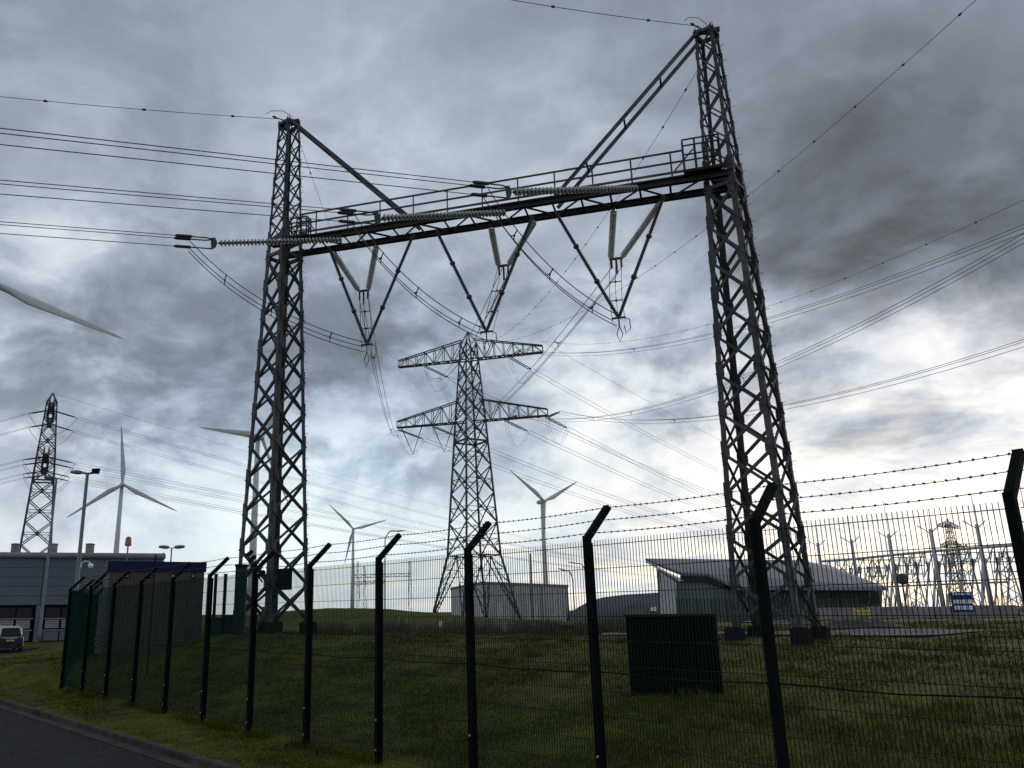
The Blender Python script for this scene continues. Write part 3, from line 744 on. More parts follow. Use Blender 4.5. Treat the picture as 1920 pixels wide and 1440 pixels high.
# three slack spans from the pale V strings to the left arms of the pylon
ATT = [("lower", -1, 13.4), ("upper", -1, 8.2), ("lower", -1, 6.8)]
MID = [(716, 745), (886, 636), (951, 747)]; NAMES = ["lower left arm tip", "upper left arm", "inner lower left arm"]
for k in range(3):
    a = slack[k] - Z * .55; b = PA(*ATT[k]) - Z * 1.2; sg = fit_sag(a, b, MID[k])
    bundle("slack_span", f"slack wires to the pylon from the pale V {POS[k]}", "slack spans to the pylon", para(a, b, sg, 40), .017, spacers=(.12, .55, .93), s=.22)
# right hand circuit: towards the camera at right, and all six away to the distant pylon
def exit_line(a, px, py, Y, mid):
    q = at(px, py, Y); return a, q, fit_sag(a, q, mid)
gq = at(1990, 400, 42); gdir = V((gq.x - PA("upper", 1, 7.5).x, gq.y - PA("upper", 1, 7.5).y, 0)).normalized()
for nm, att, ex, mid in (("upper arm", ("upper", 1, 7.5), (1920, 428), (1430, 605)), ("inner lower arm", ("lower", 1, 6.3), (1920, 446), (1450, 683)), ("tip of the lower arm", ("lower", 1, 13.4), (1920, 642), (1450, 765))):
    a0 = PA(*att) - Z * .3
    q = plane_hit(a0, gdir, *ex); d = (q - a0); d.z = -4; d.normalize()
    a1 = tension(f"dark insulator pair facing the camera on the pylon's right {nm}", a0, d, 4.2, "pylon strings facing the camera")
    sg = fit_sag(a1, q, mid); path = para(a1, q + (q - a1) * .0, sg, 40); path.append(path[-1] + (path[-1] - path[-2]) * 4)
    bundle("conductor_bundle", f"triple line rising right from the pylon's {nm}", "lines rising to the right", path, .019, spacers=(.15, .42, .66), s=.24)
for lev, s_, L in (("upper", -1, 8.2), ("lower", -1, 13.4), ("lower", -1, 6.8), ("upper", 1, 7.5), ("lower", 1, 6.3), ("lower", 1, 13.4)):
    a0 = PA(lev, s_, L) - Z * .3; e = FA(lev, s_, L) - Z * .5; d = (e - a0); d.z = -d.length * .11; d.normalize()
    w_ = ("left" if s_ < 0 else "right"); pos_ = "tip" if L > 10 else "inside"
    a1 = tension(f"dark insulator pair pointing away from the {lev} {w_} arm, {pos_}", a0, d, 5.6, "pylon strings pointing away")
    sg = 13.0; path = para(a1, e, sg, 40)
    bundle("conductor_bundle", f"thin line running away to the distant pylon from the {lev} {w_} arm, {pos_}", "lines to the distant pylon", path, .032, spacers=(.1, .3, .5), offs=[pax * .2 + Z * .22, -pax * .2 - Z * .22], n=4)
    jl = [a0.lerp(a1, i / 14) + pay * -1.2 * math.sin(math.pi * i / 14) - Z * (3.6 * math.sin(math.pi * i / 14) ** .8) for i in range(15)]
    bundle("jumper_loop", f"thin jumper loop drooping under the {lev} {w_} arm of the pylon, {pos_}", "pylon jumper loops", jl, .018, offs=[pax * .2, -pax * .2], cat="jumper", n=4)
tr = thing("jumper_support", PA("lower", -1, 9.5), "pair of thin V supports under the lower left arm of the pylon", "insulator")
for L0 in (12.8, 7.0):
    a, b = PA("lower", -1, L0), PA("lower", -1, L0 - 3.9); c = (a + b) / 2 - Z * 4.6 + pax * .2
    MB().tube([a, c, b], .09, 5).build("v_rod", RODD, tr)
# earth wires
single("earth_wire", "single earth wire leaving the left leg head towards the left edge", "earth wires of the gantry", para(V((LEG_L.x, LEG_L.y, ZTL + .25)) + WD * .4, plane_hit(V((LEG_L.x, LEG_L.y, ZTL)), WD, -60, 175), .1, 14), .013, dampers=4.2)
single("earth_wire", "single earth wire leaving the right leg head towards the top edge", "earth wires of the gantry", para(V((LEG_R.x, LEG_R.y, ZTR + .3)) + WD * .4, plane_hit(V((LEG_R.x, LEG_R.y, ZTR)), WD, 880, -14), .1, 14), .013, dampers=5)
def top_loop(c, z, lab):
    t = thing("earth_clamp", V((c.x, c.y, z)), lab, "fitting", "earth wire clamps"); p = V((c.x, c.y, z + .18))
    MB().lathe([(.03, 0), (.06, .1), (.03, .3), (.03, .7), (.07, .75), (.03, .9)], p, WD + Z * .1, 7).bar(p - WD * .4, p + WD * .1, .14, .2).build("clamp_body", CORE, t)
    MB().tube([p + WD * 1.25 + Z * .1, p + WD * .95 + Z * .38, p + WD * .4 + Z * .55, p - WD * .1 + Z * .4, p - WD * .35 + Z * .1], .014, 5).build("bridge_loop", WIRE, t)
top_loop(LEG_L, ZTL, "earth wire clamp and loop on the head of the left leg"); top_loop(LEG_R, ZTR, "earth wire clamp and loop on the head of the right leg")
a, b = V((LEG_L.x, LEG_L.y, ZTL - .3)) + GB * .35, PA("upper", -1, 13.2) + Z * 1.5
single("earth_wire", "thin earth wire from the left leg head down to the pylon's upper left arm", "earth wires to the pylon", para(a, b, fit_sag(a, b, (690, 600)), 30), .011, dampers=8)
a, b = V((LEG_R.x, LEG_R.y, ZTR - 1.4)) - GB * .35, PTOP - Z * 1.5
single("earth_wire", "thin beaded earth wire from the right leg head down to the pylon top", "earth wires to the pylon", para(a, b, fit_sag(a, b, (1100, 460)), 30), .012, dampers=3.2)
a, b = PTOP - Z * 1.8, at(1850, -18, 28)
single("earth_wire", "beaded wire rising from the pylon top to the upper right corner", "earth wires to the pylon", para(a, b, fit_sag(a, b, (1400, 372)), 40), .013, dampers=3.4)
a, b = PA("upper", 1, 13.2) + Z * 1.9, at(1935, 368, 44)
single("earth_wire", "thin beaded wire from the upper right arm tip to the right edge", "earth wires to the pylon", para(a, b, fit_sag(a, b, (1340, 608)), 40), .014, dampers=4)
single("earth_wire", "hair thin earth wire from the pylon towards the distant pylon", "earth wires to the pylon", para(PA("upper", 1, 13.2) + Z * 1.9, FA("upper", 1, 13) + Z * 2, 9, 30), .02)
# lines of the far left pylon
for j, (lev, s_, L) in enumerate((("upper", 1, 7.5), ("upper", -1, 7.5), ("lower", 1, 6.5), ("lower", 1, 13), ("lower", -1, 6.5), ("lower", -1, 13))):
    a0 = LA(lev, s_, L) - Z * .3; near = "far" if s_ * lax.y > 0 else "near"
    e = at(1500 + 60 * j, 1068 + 2 * j, 900); d = e - a0; d.z = -d.length * .10; d.normalize()
    what = f"{lev} {near} arm of the left pylon" + (", tip" if L > 10 else "")
    a1 = tension(f"dark insulator pair to the right of the {what}", a0, d, 5.5, "left pylon strings", .12)
    bundle("conductor_bundle", f"thin line falling right from the {what}", "lines of the left pylon", para(a1, e, 17, 36), .03, offs=[V((.2, 0, .2)), V((-.2, 0, -.2))], n=4)
    dl = V((-.93, .37, -.03)).normalized(); a2 = tension(f"dark insulator pair to the left of the {what}", a0, dl, 5.5, "left pylon strings", .12)
    bundle("conductor_bundle", f"thin line leaving left from the {what}", "lines of the left pylon", para(a2, a2 + dl * 120, 3, 12), .03, offs=[V((0, .2, .2)), V((0, -.2, -.2))], n=4)
    jl = [a2.lerp(a1, i / 14) - Z * (4.2 * math.sin(math.pi * i / 14) ** .8) for i in range(15)]
    bundle("jumper_loop", f"thin jumper loop under the {what}", "left pylon jumper loops", jl, .022, offs=[V((0, .2, 0)), V((0, -.2, 0))], cat="jumper", n=4)
single("earth_wire", "hair thin wire falling right from the top of the left pylon", "left pylon earth wires", para(LTOP, at(1420, 1050, 900), 13, 36), .026)

# ------------------------------------------------------------------ wind turbines
def turbine(px, py, Y, Rpx, th0, psi, label, zg=-2.0, tower=True):
    h = at(px, py, Y); dist = (h - V((0, 0, EZ))).length; Rm = Rpx / F * dist * .98
    vd = V((h.x, h.y, 0)).normalized(); e1 = V((vd.y, -vd.x, 0)); c, s_ = math.cos(psi), math.sin(psi); e1r = (e1 * c + vd * s_).normalized(); nrm = e1r.cross(Z).normalized()
    if nrm.dot(vd) > 0: nrm = -nrm                        # nrm points to the viewer
    t = thing("wind_turbine", V((h.x, h.y, zg)), label, "wind turbine", "wind turbines on the skyline")
    k = Rm / 39.0; base = V((h.x, h.y, zg)) - nrm * 3.0 * k
    n = 12; H = h.z - 1.5 * k - zg
    MB().lathe([(2.15 * k, 0), (2.0 * k, H * .2), (1.6 * k, H * .6), (1.15 * k, H)], base, Z, 18).build("tower", TURB, t, smooth=True)
    nb = h - nrm * 1.2 * k
    MB().lathe([(.9 * k, 0), (1.55 * k, .8 * k), (1.75 * k, 3 * k), (1.6 * k, 6 * k), (.9 * k, 7.6 * k)], nb + nrm * .4 * k, -nrm, 14).build("nacelle", TURB, t, smooth=True)
    MB().lathe([(1.45 * k, -1.0 * k), (1.55 * k, 0), (1.25 * k, 1.0 * k), (.6 * k, 1.7 * k), (.1 * k, 1.95 * k)], h - nrm * .2 * k, nrm, 14).build("hub", TURB, t, smooth=True)
    for b in range(3):
        th = math.radians(th0 + 120 * b); d = e1r * math.sin(th) + Z * math.cos(th); tang = d.cross(nrm).normalized()
        vs = []; N = 14; m_ = 12
        for i in range(N + 1):
            u = i / N; r_ = Rm * (.03 + .97 * u)
            ch = k * (1.9 if u < .04 else np.interp(u, [.04, .2, .6, .92, 1], [1.9, 3.3, 1.9, .85, .15])); th_ = k * np.interp(u, [0, .05, .2, .6, 1], [1.9, 1.8, .9, .35, .05]); tw = math.radians(np.interp(u, [0, .2, 1], [22, 14, 1]))
            ct = tang * math.cos(tw) + nrm * math.sin(tw); nt = nrm * math.cos(tw) - tang * math.sin(tw); offc = ch * np.interp(u, [0, .06, .2, 1], [0, 0, .18, .12])
            for q in range(m_):
                a = 2 * math.pi * q / m_; vs.append(h + d * r_ + ct * (math.cos(a) * ch / 2 + offc) + nt * math.sin(a) * th_ / 2)
        fs = [(i * m_ + q, i * m_ + (q + 1) % m_, (i + 1) * m_ + (q + 1) % m_, (i + 1) * m_ + q) for i in range(N) for q in range(m_)] + [tuple(N * m_ + q for q in range(m_))]
        MB().add(vs, fs).build("blade", TURB, t, smooth=True)
    return t
turbine(230, 908, 505, 108, -6, .12, "pale turbine with three spread blades right of the left pylon", 0)
turbine(491, 820, 369, 143, 28, .72, "large turbine partly hidden behind the left gantry leg", 1)
turbine(663, 992, 803, 67, -46, .1, "small distant turbine between the left leg and the pylon", 1)
turbine(1021, 940, 610, 98, -57, .72, "distant turbine behind the white hall right of the pylon", 1)
turbine(-9, 533, 186, 236, 101.5, .25, "near turbine at the left edge of which only one blade shows", 0)

# ------------------------------------------------------------------ buildings
def P2(px, Y): p = at(px, 1100, Y); return V((p.x, p.y, 0))
def zat(px, py, Y): return at(px, py, Y).z
# grey office hall at the left
A0, B0 = P2(-160, 78), P2(300, 84); U = (B0 - A0).normalized(); OUT = V((U.y, -U.x, 0)); OUT = OUT if OUT.y < 0 else -OUT; LH = (B0 - A0).length
zt = zat(150, 1040, 82); gb = .3
hall = thing("office_hall", V((A0.x, A0.y, gb)), "wide blue grey panelled hall with ribbon windows at the far left", "building")
def wbox(m, u0, u1, z0, z1, o0, o1): return m.box(A0 + U * (u0 + u1) / 2 + OUT * (o0 + o1) / 2 + Z * (z0 + z1) / 2, U * (u1 - u0) / 2, OUT * (o1 - o0) / 2, Z * (z1 - z0) / 2)
wbox(MB(), 0, LH, gb, zt - .45, -18, -.35).build("wall", DARK, hall)
zp1 = zt - .42; zp0 = zp1 - 4.30; nc = int(round(LH / 5.7)); cw = LH / nc
for r_ in range(5):
    for c_ in range(nc): wbox(MB(), c_ * cw + .03, (c_ + 1) * cw - .03, zp1 - (r_ + 1) * .86 + .03, zp1 - r_ * .86, -.34, 0).build("facade_panel", CLAD, hall)
b = MB(); pts = []
for k in range(9):
    a = math.pi * k / 8; pts.append((math.sin(a) * .36, math.cos(a) * .30))
prof = [A0 - U * .2 + OUT * (.02 + x) + Z * (zt - .12 + z_) for x, z_ in pts] + [A0 - U * .2 - OUT * 17 + Z * (zt - .42), A0 - U * .2 - OUT * 17 + Z * (zt + .17)]
b.prism(prof, U * (LH + .2)).build("roof_edge", CLADM, hall)
MB().lathe([(.36, 0), (.34, .2), (.2, .34)], B0 + OUT * .02 + Z * (zt - .12), U, 12).build("roof_end_cap", CLADM, hall)
for c_ in range(nc + 1): wbox(MB(), max(0, c_ * cw - .28), min(LH, c_ * cw + .28), gb, zp0 - .02, -.33, -.02).build("pier", CLAD, hall)
for c_ in range(nc):
    for q in range(3):
        u0 = c_ * cw + .55 + q * (cw - 1.1) / 3; u1 = u0 + (cw - 1.1) / 3 - .12
        w_ = wbox(MB(), u0, u1, zp0 - 1.2, zp0 - .25, -.33, -.25).build("window", GLASSD, hall)
        bl_ = MB()
        for y_ in range(4): wbox(bl_, u0 + .05, u1 - .05, zp0 - 2.1 + .2 * y_, zp0 - 1.93 + .2 * y_, -.3, -.16)
        bl_.build("louvre", BLIND, w_, kind="stuff"); wbox(MB(), u0, u1, gb + .1, gb + 1.1, -.33, -.12).build("base_panel", CLAD, hall)
    wbox(MB(), c_ * cw + .46, (c_ + 1) * cw - .46, zp0 - 2.35, zp0 - 2.22, -.33, -.05).build("sill", CLADM, hall); wbox(MB(), c_ * cw + .46, (c_ + 1) * cw - .46, zp0 - 1.28, zp0 - 1.18, -.33, -.05).build("sill", CLADM, hall)
for i, px in enumerate((28, 99, 168)):
    p = at(px, 1035, 90); MB().lathe([(.44, -1.2), (.44, .78), (.5, .78), (.5, .86), (.3, .9)], p, Z, 14).build("roof_vent", CONC, hall, smooth=False)
# kiosk with blue fascia
ka, kb_ = P2(203, 35.0), P2(381, 36.6); ku = (kb_ - ka).normalized(); ko = V((ku.y, -ku.x, 0)); ko = ko if ko.y < 0 else -ko; kl = (kb_ - ka).length
kz0 = 1.05; kz1 = zat(300, 1071, 35.8); kz2 = zat(300, 1053, 35.8)
kio = thing("switch_kiosk", V((ka.x, ka.y, kz0)), "brown grey ribbed kiosk with blue fascia behind the left of the fence", "kiosk")
def kbox(m, u0, u1, z0, z1, o0, o1): return m.box(ka + ku * (u0 + u1) / 2 + ko * (o0 + o1) / 2 + Z * (z0 + z1) / 2, ku * (u1 - u0) / 2, ko * (o1 - o0) / 2, Z * (z1 - z0) / 2)
kbox(MB(), 0, kl, kz0 - .6, kz1, -2.6, 0).build("wall", KIOSK, kio)
for (u0, u1, o0, o1) in ((-.08, kl + .08, .002, .09), (kl + .002, kl + .09, -2.6, .0), (-.09, -.002, -2.6, 0)): kbox(MB(), u0, u1, kz1 - .02, kz2, o0, o1).build("fascia", BLUE, kio)
kbox(MB(), -.07, kl + .07, kz2 - .12, kz2 - .03, -2.55, .0).build("roof", CLADM, kio)
rb = MB(); n = int(kl / .14)
for i in range(n): kbox(rb, i * .14 + .03, i * .14 + .095, kz0 - .5, kz1 - .04, .001, .03)
for i in range(17): rb.box(ka + ku * (kl + .015) - ko * (.12 + i * .145) + Z * (kz0 + kz1 - .5) / 2, ku * .014, ko * .032, Z * (kz1 - kz0 + .4) / 2)
rb.build("wall_ribs", KIOSK, kio, kind="stuff")
for u in (.18, .42, .66, .88):
    f_ = kbox(MB(), u * kl - .09, u * kl + .09, kz1 - .28, kz1 - .08, .031, .06).build("vent", DARK, kio); kbox(MB(), u * kl - .05, u * kl + .05, kz1 - .24, kz1 - .13, .061, .075).build("vent_cap", BLIND, f_)
# white box hall in the middle distance
def wall_px(m, corners, back): return m.prism([at(*c) for c in corners], back)
def ribs_px(pa, pb, ya, yb, ztop, n, dep=.12, w=.10):
    m = MB()
    for i in range(n):
        t = (i + .5) / n; x = pa + (pb - pa) * t; Y = ya + (yb - ya) * t; p = P2(x, Y); p2 = P2(x + 1, Y); zt_ = ztop(t); m.box(p + V((0, -dep / 2 - .02, 0)) + Z * (zt_ - 2.6) / 2, V((w, 0, 0)), V((0, dep / 2, 0)), Z * (zt_ + 2.6) / 2)
    return m
wh = thing("storage_hall", at(960, 1160, 156), "plain pale metal storage hall behind the feet of the pylon", "building")
A1, B1, C1 = P2(845, 172), P2(905, 155), P2(1065, 166); zA, zB, zC = zat(845, 1104, 172), zat(905, 1093, 155), zat(1065, 1099, 166); zb = -1.0
m = MB(); D1 = A1 + C1 - B1; zD = (zA + zC) / 2
base = [A1, B1, C1, D1]; tops = [zA, zB, zC, zD]
m.add([p + Z * zb for p in base] + [p + Z * z_ for p, z_ in zip(base, tops)], [(0, 1, 5, 4), (1, 2, 6, 5), (2, 3, 7, 6), (3, 0, 4, 7), (4, 5, 6, 7)]).build("wall", CLADL, wh)
m = MB(); nrm = V(((C1 - B1).y, -(C1 - B1).x, 0)).normalized(); nrm = nrm if nrm.y < 0 else -nrm
for i in range(46):
    t = (i + .5) / 46; p = B1.lerp(C1, t) + nrm * .045; z_ = zB + (zC - zB) * t - .4; m.box(p + Z * (zb + z_) / 2, (C1 - B1).normalized() * .06, nrm * .04, Z * (z_ - zb) / 2)
m.build("cladding_ribs", CLADL, wh, kind="stuff")
MB().bar(B1 + Z * (zB + .02) + nrm * .05, C1 + Z * (zC + .02) + nrm * .05, .25, .45).build("eaves_trim", CLADM, wh); MB().bar(A1 + Z * (zA + .02), B1 + Z * (zB + .02), .25, .45).build("eaves_trim", CLADM, wh)
for t_, w_ in ((.18, 1.6), (.55, 2.6)):
    p = B1.lerp(C1, t_) + nrm * .10; MB().box(p + Z * 2.5, (C1 - B1).normalized() * w_ / 2, nrm * .04, Z * 1.5).build("door", CLADL, wh)
for t_ in (.02, .34, .67, .98):
    p = B1.lerp(C1, t_) + nrm * .16; MB().tube([p + Z * .6, p + Z * (zB + (zC - zB) * t_ - .2)], .07, 6).build("downpipe", POLE, wh)
# low barrel roofed sheds
sh = thing("barrel_shed", at(1160, 1165, 122), "low shed with curved grey roof between the halls", "building")
MB().prism([at(*c, 122) for c in ((1068, 1175), (1068, 1150), (1085, 1138), (1105, 1127), (1130, 1120), (1170, 1115), (1250, 1110), (1250, 1175))], (5.2, 22, 0)).build("shell", CLADM, sh)
MB().prism([at(*c, 116) for c in ((1140, 1175), (1150, 1152), (1196, 1129), (1250, 1142), (1250, 1175))], (1.2, 5, 0)).build("lean_to", CLADG, sh); MB().prism([at(*c, 115.6) for c in ((1219, 1146), (1219, 1139), (1232, 1138), (1232, 1146))], (0, .3, 0)).build("window", WHITE, sh)
# big hall with folded roof
bh = thing("folded_roof_hall", at(1450, 1165, 80), "big grey hall with sloping folded metal roof behind the right leg", "building")
def poly3(m, pts, thick): return m.prism([at(*p) for p in pts], thick)
poly3(MB(), [(1236, 1190, 80), (1232, 1066, 80), (1280, 1091, 80), (1328, 1091, 80), (1385, 1103, 80), (1655, 1103, 80), (1652, 1190, 80)], (5.5, 14, 0)).build("wall", CLADG, bh)
poly3(MB(), [(1211, 1053, 92), (1500, 1056, 92), (1556, 1066, 91), (1664, 1107, 78), (1384, 1106, 78), (1326, 1081, 82), (1277, 1079, 82)], (0, .2, .35)).build("roof", CLADM, bh)
poly3(MB(), [(1209, 1053, 91.5), (1215, 1052, 91.5), (1281, 1089, 79.0), (1274, 1090, 79.0)], (0, .15, 0)).build("verge_trim", CLADL, bh)
poly3(MB(), [(1268, 1092, 79.6), (1238, 1073, 79.6), (1240, 1190, 79.6), (1268, 1190, 79.6)], (0, .3, 0)).build("pale_wall_bay", CLADL, bh)
poly3(MB(), [(1276, 1079, 79.8), (1326, 1080, 79.8), (1384, 1105, 79.8), (1384, 1110, 79.8), (1325, 1092, 79.8), (1276, 1091, 79.8)], (0, .15, 0)).build("clerestory", GLASSD, bh)
for x0, x1 in ((1390, 1440), (1444, 1500), (1504, 1556), (1560, 1606), (1612, 1648)):
    y1 = 1132 if x0 > 1600 else 1121
    w_ = poly3(MB(), [(x0, 1109, 79.8), (x1, 1109, 79.8), (x1, y1, 79.8), (x0, y1, 79.8)], (0, .15, 0)).build("window", GLASSD, bh); poly3(MB(), [((x0 + x1) / 2 - .6, 1109, 79.7), ((x0 + x1) / 2 + .6, 1109, 79.7), ((x0 + x1) / 2 + .6, y1, 79.7), ((x0 + x1) / 2 - .6, y1, 79.7)], (0, .09, 0)).build("mullion", CLADL, w_)
rr = MB(); R0, R1, R2, R3 = at(1215, 1053.5, 92), at(1500, 1056.5, 92), at(1384, 1105.5, 78), at(1660, 1106.5, 78)
for i in range(44):
    t = i / 43; a = R0.lerp(R1, t); b = at(1277, 1079, 82).lerp(at(1326, 1081, 82), min(1, t / .3)) if t < .3 else at(1326, 1081, 82).lerp(R2, min(1, (t - .3) / .2)) if t < .5 else R2.lerp(R3, (t - .5) / .5)
    rr.bar(a + V((0, -.05, .12)), b + V((0, -.05, .12)), .09, .16)
rr.build("roof_seams", CLADM, bh, kind="stuff")
wr = MB()
for i in range(70):
    x = 1270 + 380 * i / 69; p = at(x, 1150, 79.9); wr.box(V((p.x, 79.92, (zat(x, 1122, 79.9) - 3) / 2)), V((.045, 0, 0)), V((0, .07, 0)), Z * (zat(x, 1122, 79.9) + 3) / 2)
wr.build("wall_ribs", CLADG, bh, kind="stuff")

# ------------------------------------------------------------------ lamp posts, masts, poles
def lamp_post(px_t, py_t, Y, heads, label, r=.09, m=POLE, zb=None, group="lamp posts"):
    tp = at(px_t, py_t, Y); g_ = gz(tp.x, tp.y) if zb is None else zb
    t = thing("lamp_post", V((tp.x, tp.y, g_)), label, "lamp post", group)
    MB().lathe([(r * 1.5, -.2), (r * 1.4, 1.0), (r, 1.1), (r * .65, tp.z - g_)], V((tp.x, tp.y, g_)), Z, 10).build("pole", m, t, smooth=True)
    for s_, L, kind in heads:
        a = tp + V((0, 0, -.02)); b = a + V((s_ * L, 0, .12)); MB().tube([a, b], r * .5, 6).build("bracket", m, t)
        if kind == "lamp":
            d = V((s_, 0, .06)).normalized(); MB().lathe([(.05, 0), (.16, .12), (.19, .5), (.14, .95), (.03, 1.08)], b - d * .1, d, 10).build("lantern", POLE, t, smooth=True)
        else: MB().box(b + Z * .1, V((.28, 0, 0)), V((0, .2, 0)), Z * .2).box(b + V((s_ * .2, 0, .22)), V((.14, 0, 0)), V((0, .14, 0)), Z * .12).build("floodlight", DARK, t)
    return t
lamp_post(164, 888, 72, ((-1, .55, "lamp"), (1, .7, "flood")), "tall grey lamp post with street lantern and floodlight above the hall", .20)
lamp_post(106, 898, 74, ((-1, .2, "lamp"),), "slim pale lamp post in front of the hall by the left pylon", .13, POLE)
lamp_post(322, 1028, 84, ((-1, .35, "lamp"), (1, .35, "lamp")), "short double headed lamp post above the kiosk roof", .10)
def far_lamp(pt, arm, Y, label):
    a = at(*pt, Y); t = thing("lamp_post", gp(a.x, a.y), label, "lamp post", "distant curved lamp posts"); b = at(*arm, Y); m_ = a.lerp(b, .5) + Z * .35
    MB().tube([gp(a.x, a.y), a, a.lerp(m_, .6) + Z * .25, m_ + Z * .1, b], .07, 6).build("pole", POLE, t); MB().tube([b, b + (b - m_).normalized() * .9], [.1, .05], 6).build("lantern", POLE, t)
far_lamp((722, 1010), (745, 996), 95, "slim curved lamp post left of the pylon"); far_lamp((1074, 1086), (1060, 1070), 100, "curved lamp post beside the storage hall"); far_lamp((1098, 1070), (1078, 1056), 112, "curved lamp post behind the storage hall")
tp = at(994, 1038, 66); t = thing("thin_mast", gp(tp.x, tp.y), "plain dark mast standing before the storage hall", "mast"); MB().lathe([(.12, 0), (.10, 2.), (.06, tp.z - gz(tp.x, tp.y))], gp(tp.x, tp.y), Z, 8).build("pole", POLE, t)
tp = at(296, 1040, 36); t = thing("thin_mast", gp(tp.x, tp.y, -.2), "dark thin mast rising in front of the kiosk", "mast"); p = at(292, 1040, 30.6)
MB().lathe([(.035, 0), (.03, p.z - .6)], V((p.x, p.y, .6)), Z, 8).build("pole", DARK, t)
bc = at(240, 1024, 80); t = thing("warning_beacon", bc - Z * 3, "orange warning beacon on a thin rod above the hall roof", "beacon")
MB().tube([bc - Z * 3.2, bc], .07, 6).build("rod", POLE, t); MB().lathe([(.22, 0), (.32, .1), (.26, .75), (.1, .9)], bc, Z, 10).build("lens", ORNG, t)
cc = at(166, 1056, 70); t = thing("dome_camera", cc, "white dome surveillance camera on a curved arm above the fence corner", "camera")
MB().tube([at(152, 1064, 70), at(153, 1056, 70), at(159, 1052, 70), at(167, 1053, 70), at(170, 1058, 70)], .04, 7).build("arm", WHITE, t); MB().lathe([(.06, .2), (.19, .16), (.22, .0), (.17, -.13), (.05, -.2)], at(170, 1061, 70), Z, 12).build("dome", WHITE, t, smooth=True)
# far lattice portal left of the pylon
fpz = thing("far_portal", at(715, 1142, 330), "faint distant lattice portal with two crossbars left of the pylon", "portal")
def lat_col(px, y0, y1, Y, w=1.3):
    m = MB(); a = at(px, y1, Y); b = at(px - 1, y0, Y)
    for s_ in (-w, w): m.bar(a + V((s_ / 2, 0, 0)), b + V((s_ / 2 * .4, 0, 0)), .22)
    for k in range(7): m.bar(a.lerp(b, k / 7) + V(((-1) ** k * w / 2 * .8, 0, 0)), a.lerp(b, (k + 1) / 7) + V((-(-1) ** k * w / 2 * .7, 0, 0)), .14)
    return m
for px, y0 in ((672, 1052), (684, 1060), (769, 1052)): lat_col(px, y0, 1146, 330).build("column", POLEL, fpz)
for yy, x0, x1 in ((1078, 664, 771), (1091, 664, 722)):
    m = MB(); a, b = at(x0, yy, 330), at(x1, yy - 3, 330); m.bar(a, b, .25); m.bar(a - Z * 1.1, b - Z * 1.1, .25)
    for k in range(12): m.bar(a.lerp(b, k / 12) - Z * 1.1 * (k % 2), a.lerp(b, (k + 1) / 12) - Z * 1.1 * ((k + 1) % 2), .16)
    m.build("crossbar", POLEL, fpz)

# ------------------------------------------------------------------ substation at the right
CW_ = [(1533, 1018, 139), (1596, 1012, 133), (1666, 1002, 124), (1744, 992, 116), (1831, 983, 110), (1925, 974, 104.5)]
masts = []
NM = ["fifth", "fourth", "third", "second", "nearest"]
for i, (px, py, Y) in enumerate(CW_):
    tp = at(px, py, Y); b_ = V((tp.x, tp.y, 1.2)); h = tp.z - 1.2
    t = thing("substation_mast", b_, "pale substation mast " + ["farthest left, beside the hall roof", "second from the left with a raking strut", "behind the round sign", "left of the blue notice board", "right of the blue notice board", "cut by the right fence post"][i], "mast", "substation masts in a row")
    MB().lathe([(.31, 0), (.27, h * .5), (.22, h), (.02, h + .05)], b_, Z, 12).build("shaft", SUBW, t, smooth=True)
    MB().tube([tp, tp + Z * (3.0 + (i % 3))], .035, 5).build("lightning_rod", POLE, t)
    zs_ = 1.2 + h * .62; MB().tube([V((tp.x, tp.y, zs_)), V((tp.x - 2.3, tp.y - 1.2, 1.3))], .17, 8).build("raking_strut", SUBW, t)
    for s_ in (-1, 1): MB().bar(tp - Z * .6, tp + V((s_ * 1.5, .4, .5)), .10).build("head_arm", POLE, t)
    masts.append((tp, b_, h))
for i in range(5):
    (a, _, ha), (b, _, hb2) = masts[i], masts[i + 1]; fa = a - Z * 3.0; fb = b - Z * 3.0
    t = thing("busbar_beam", fa, f"pale horizontal busbar beam between substation masts, bay {['one','two','three','four','five'][i]} from the left", "beam", "busbar beams")
    m = MB(); m.tube([fa, fb], .19, 8).build("tube", SUBW, t)
    z2 = 3.6; back = V((2.5, 9, 0)); m2 = MB()
    m2.tube([fa + back - Z * z2 * 1.2, fb + back - Z * z2 * 1.2], .14, 8).build("rear_tube", SUBW, t)
    n = 4
    for k in range(n):
        p = fa.lerp(fb, (k + .1) / n); q = fa.lerp(fb, (k + .55) / n); r_ = fa.lerp(fb, (k + 1) / n)
        MB().tube([p, q - Z * 3.3 + V((0, 2, 0)), r_], .085, 5).build("v_strut", SUBW, t)
        MB().lathe([(.06, 0), (.16, .1), (.10, .2), (.16, .3), (.10, .4), (.16, .5), (.1, .6), (.16, .7), (.1, .8), (.16, .9), (.06, 1.0)], q + V((.3, 4, -2.2)), Z, 8).build("post_insulator", POLE, t)
        MB().tube([q + back * .6 + V((0, 0, -1.2)), V((q.x, q.y + 6, 1.3))], .13, 6).build("support_post", SUBW, t)
        MB().tube([p + V((0, 3, -.5)), r_ + back + V((1, 2, -1.2))], .06, 5).build("busbar", SUBW, t)
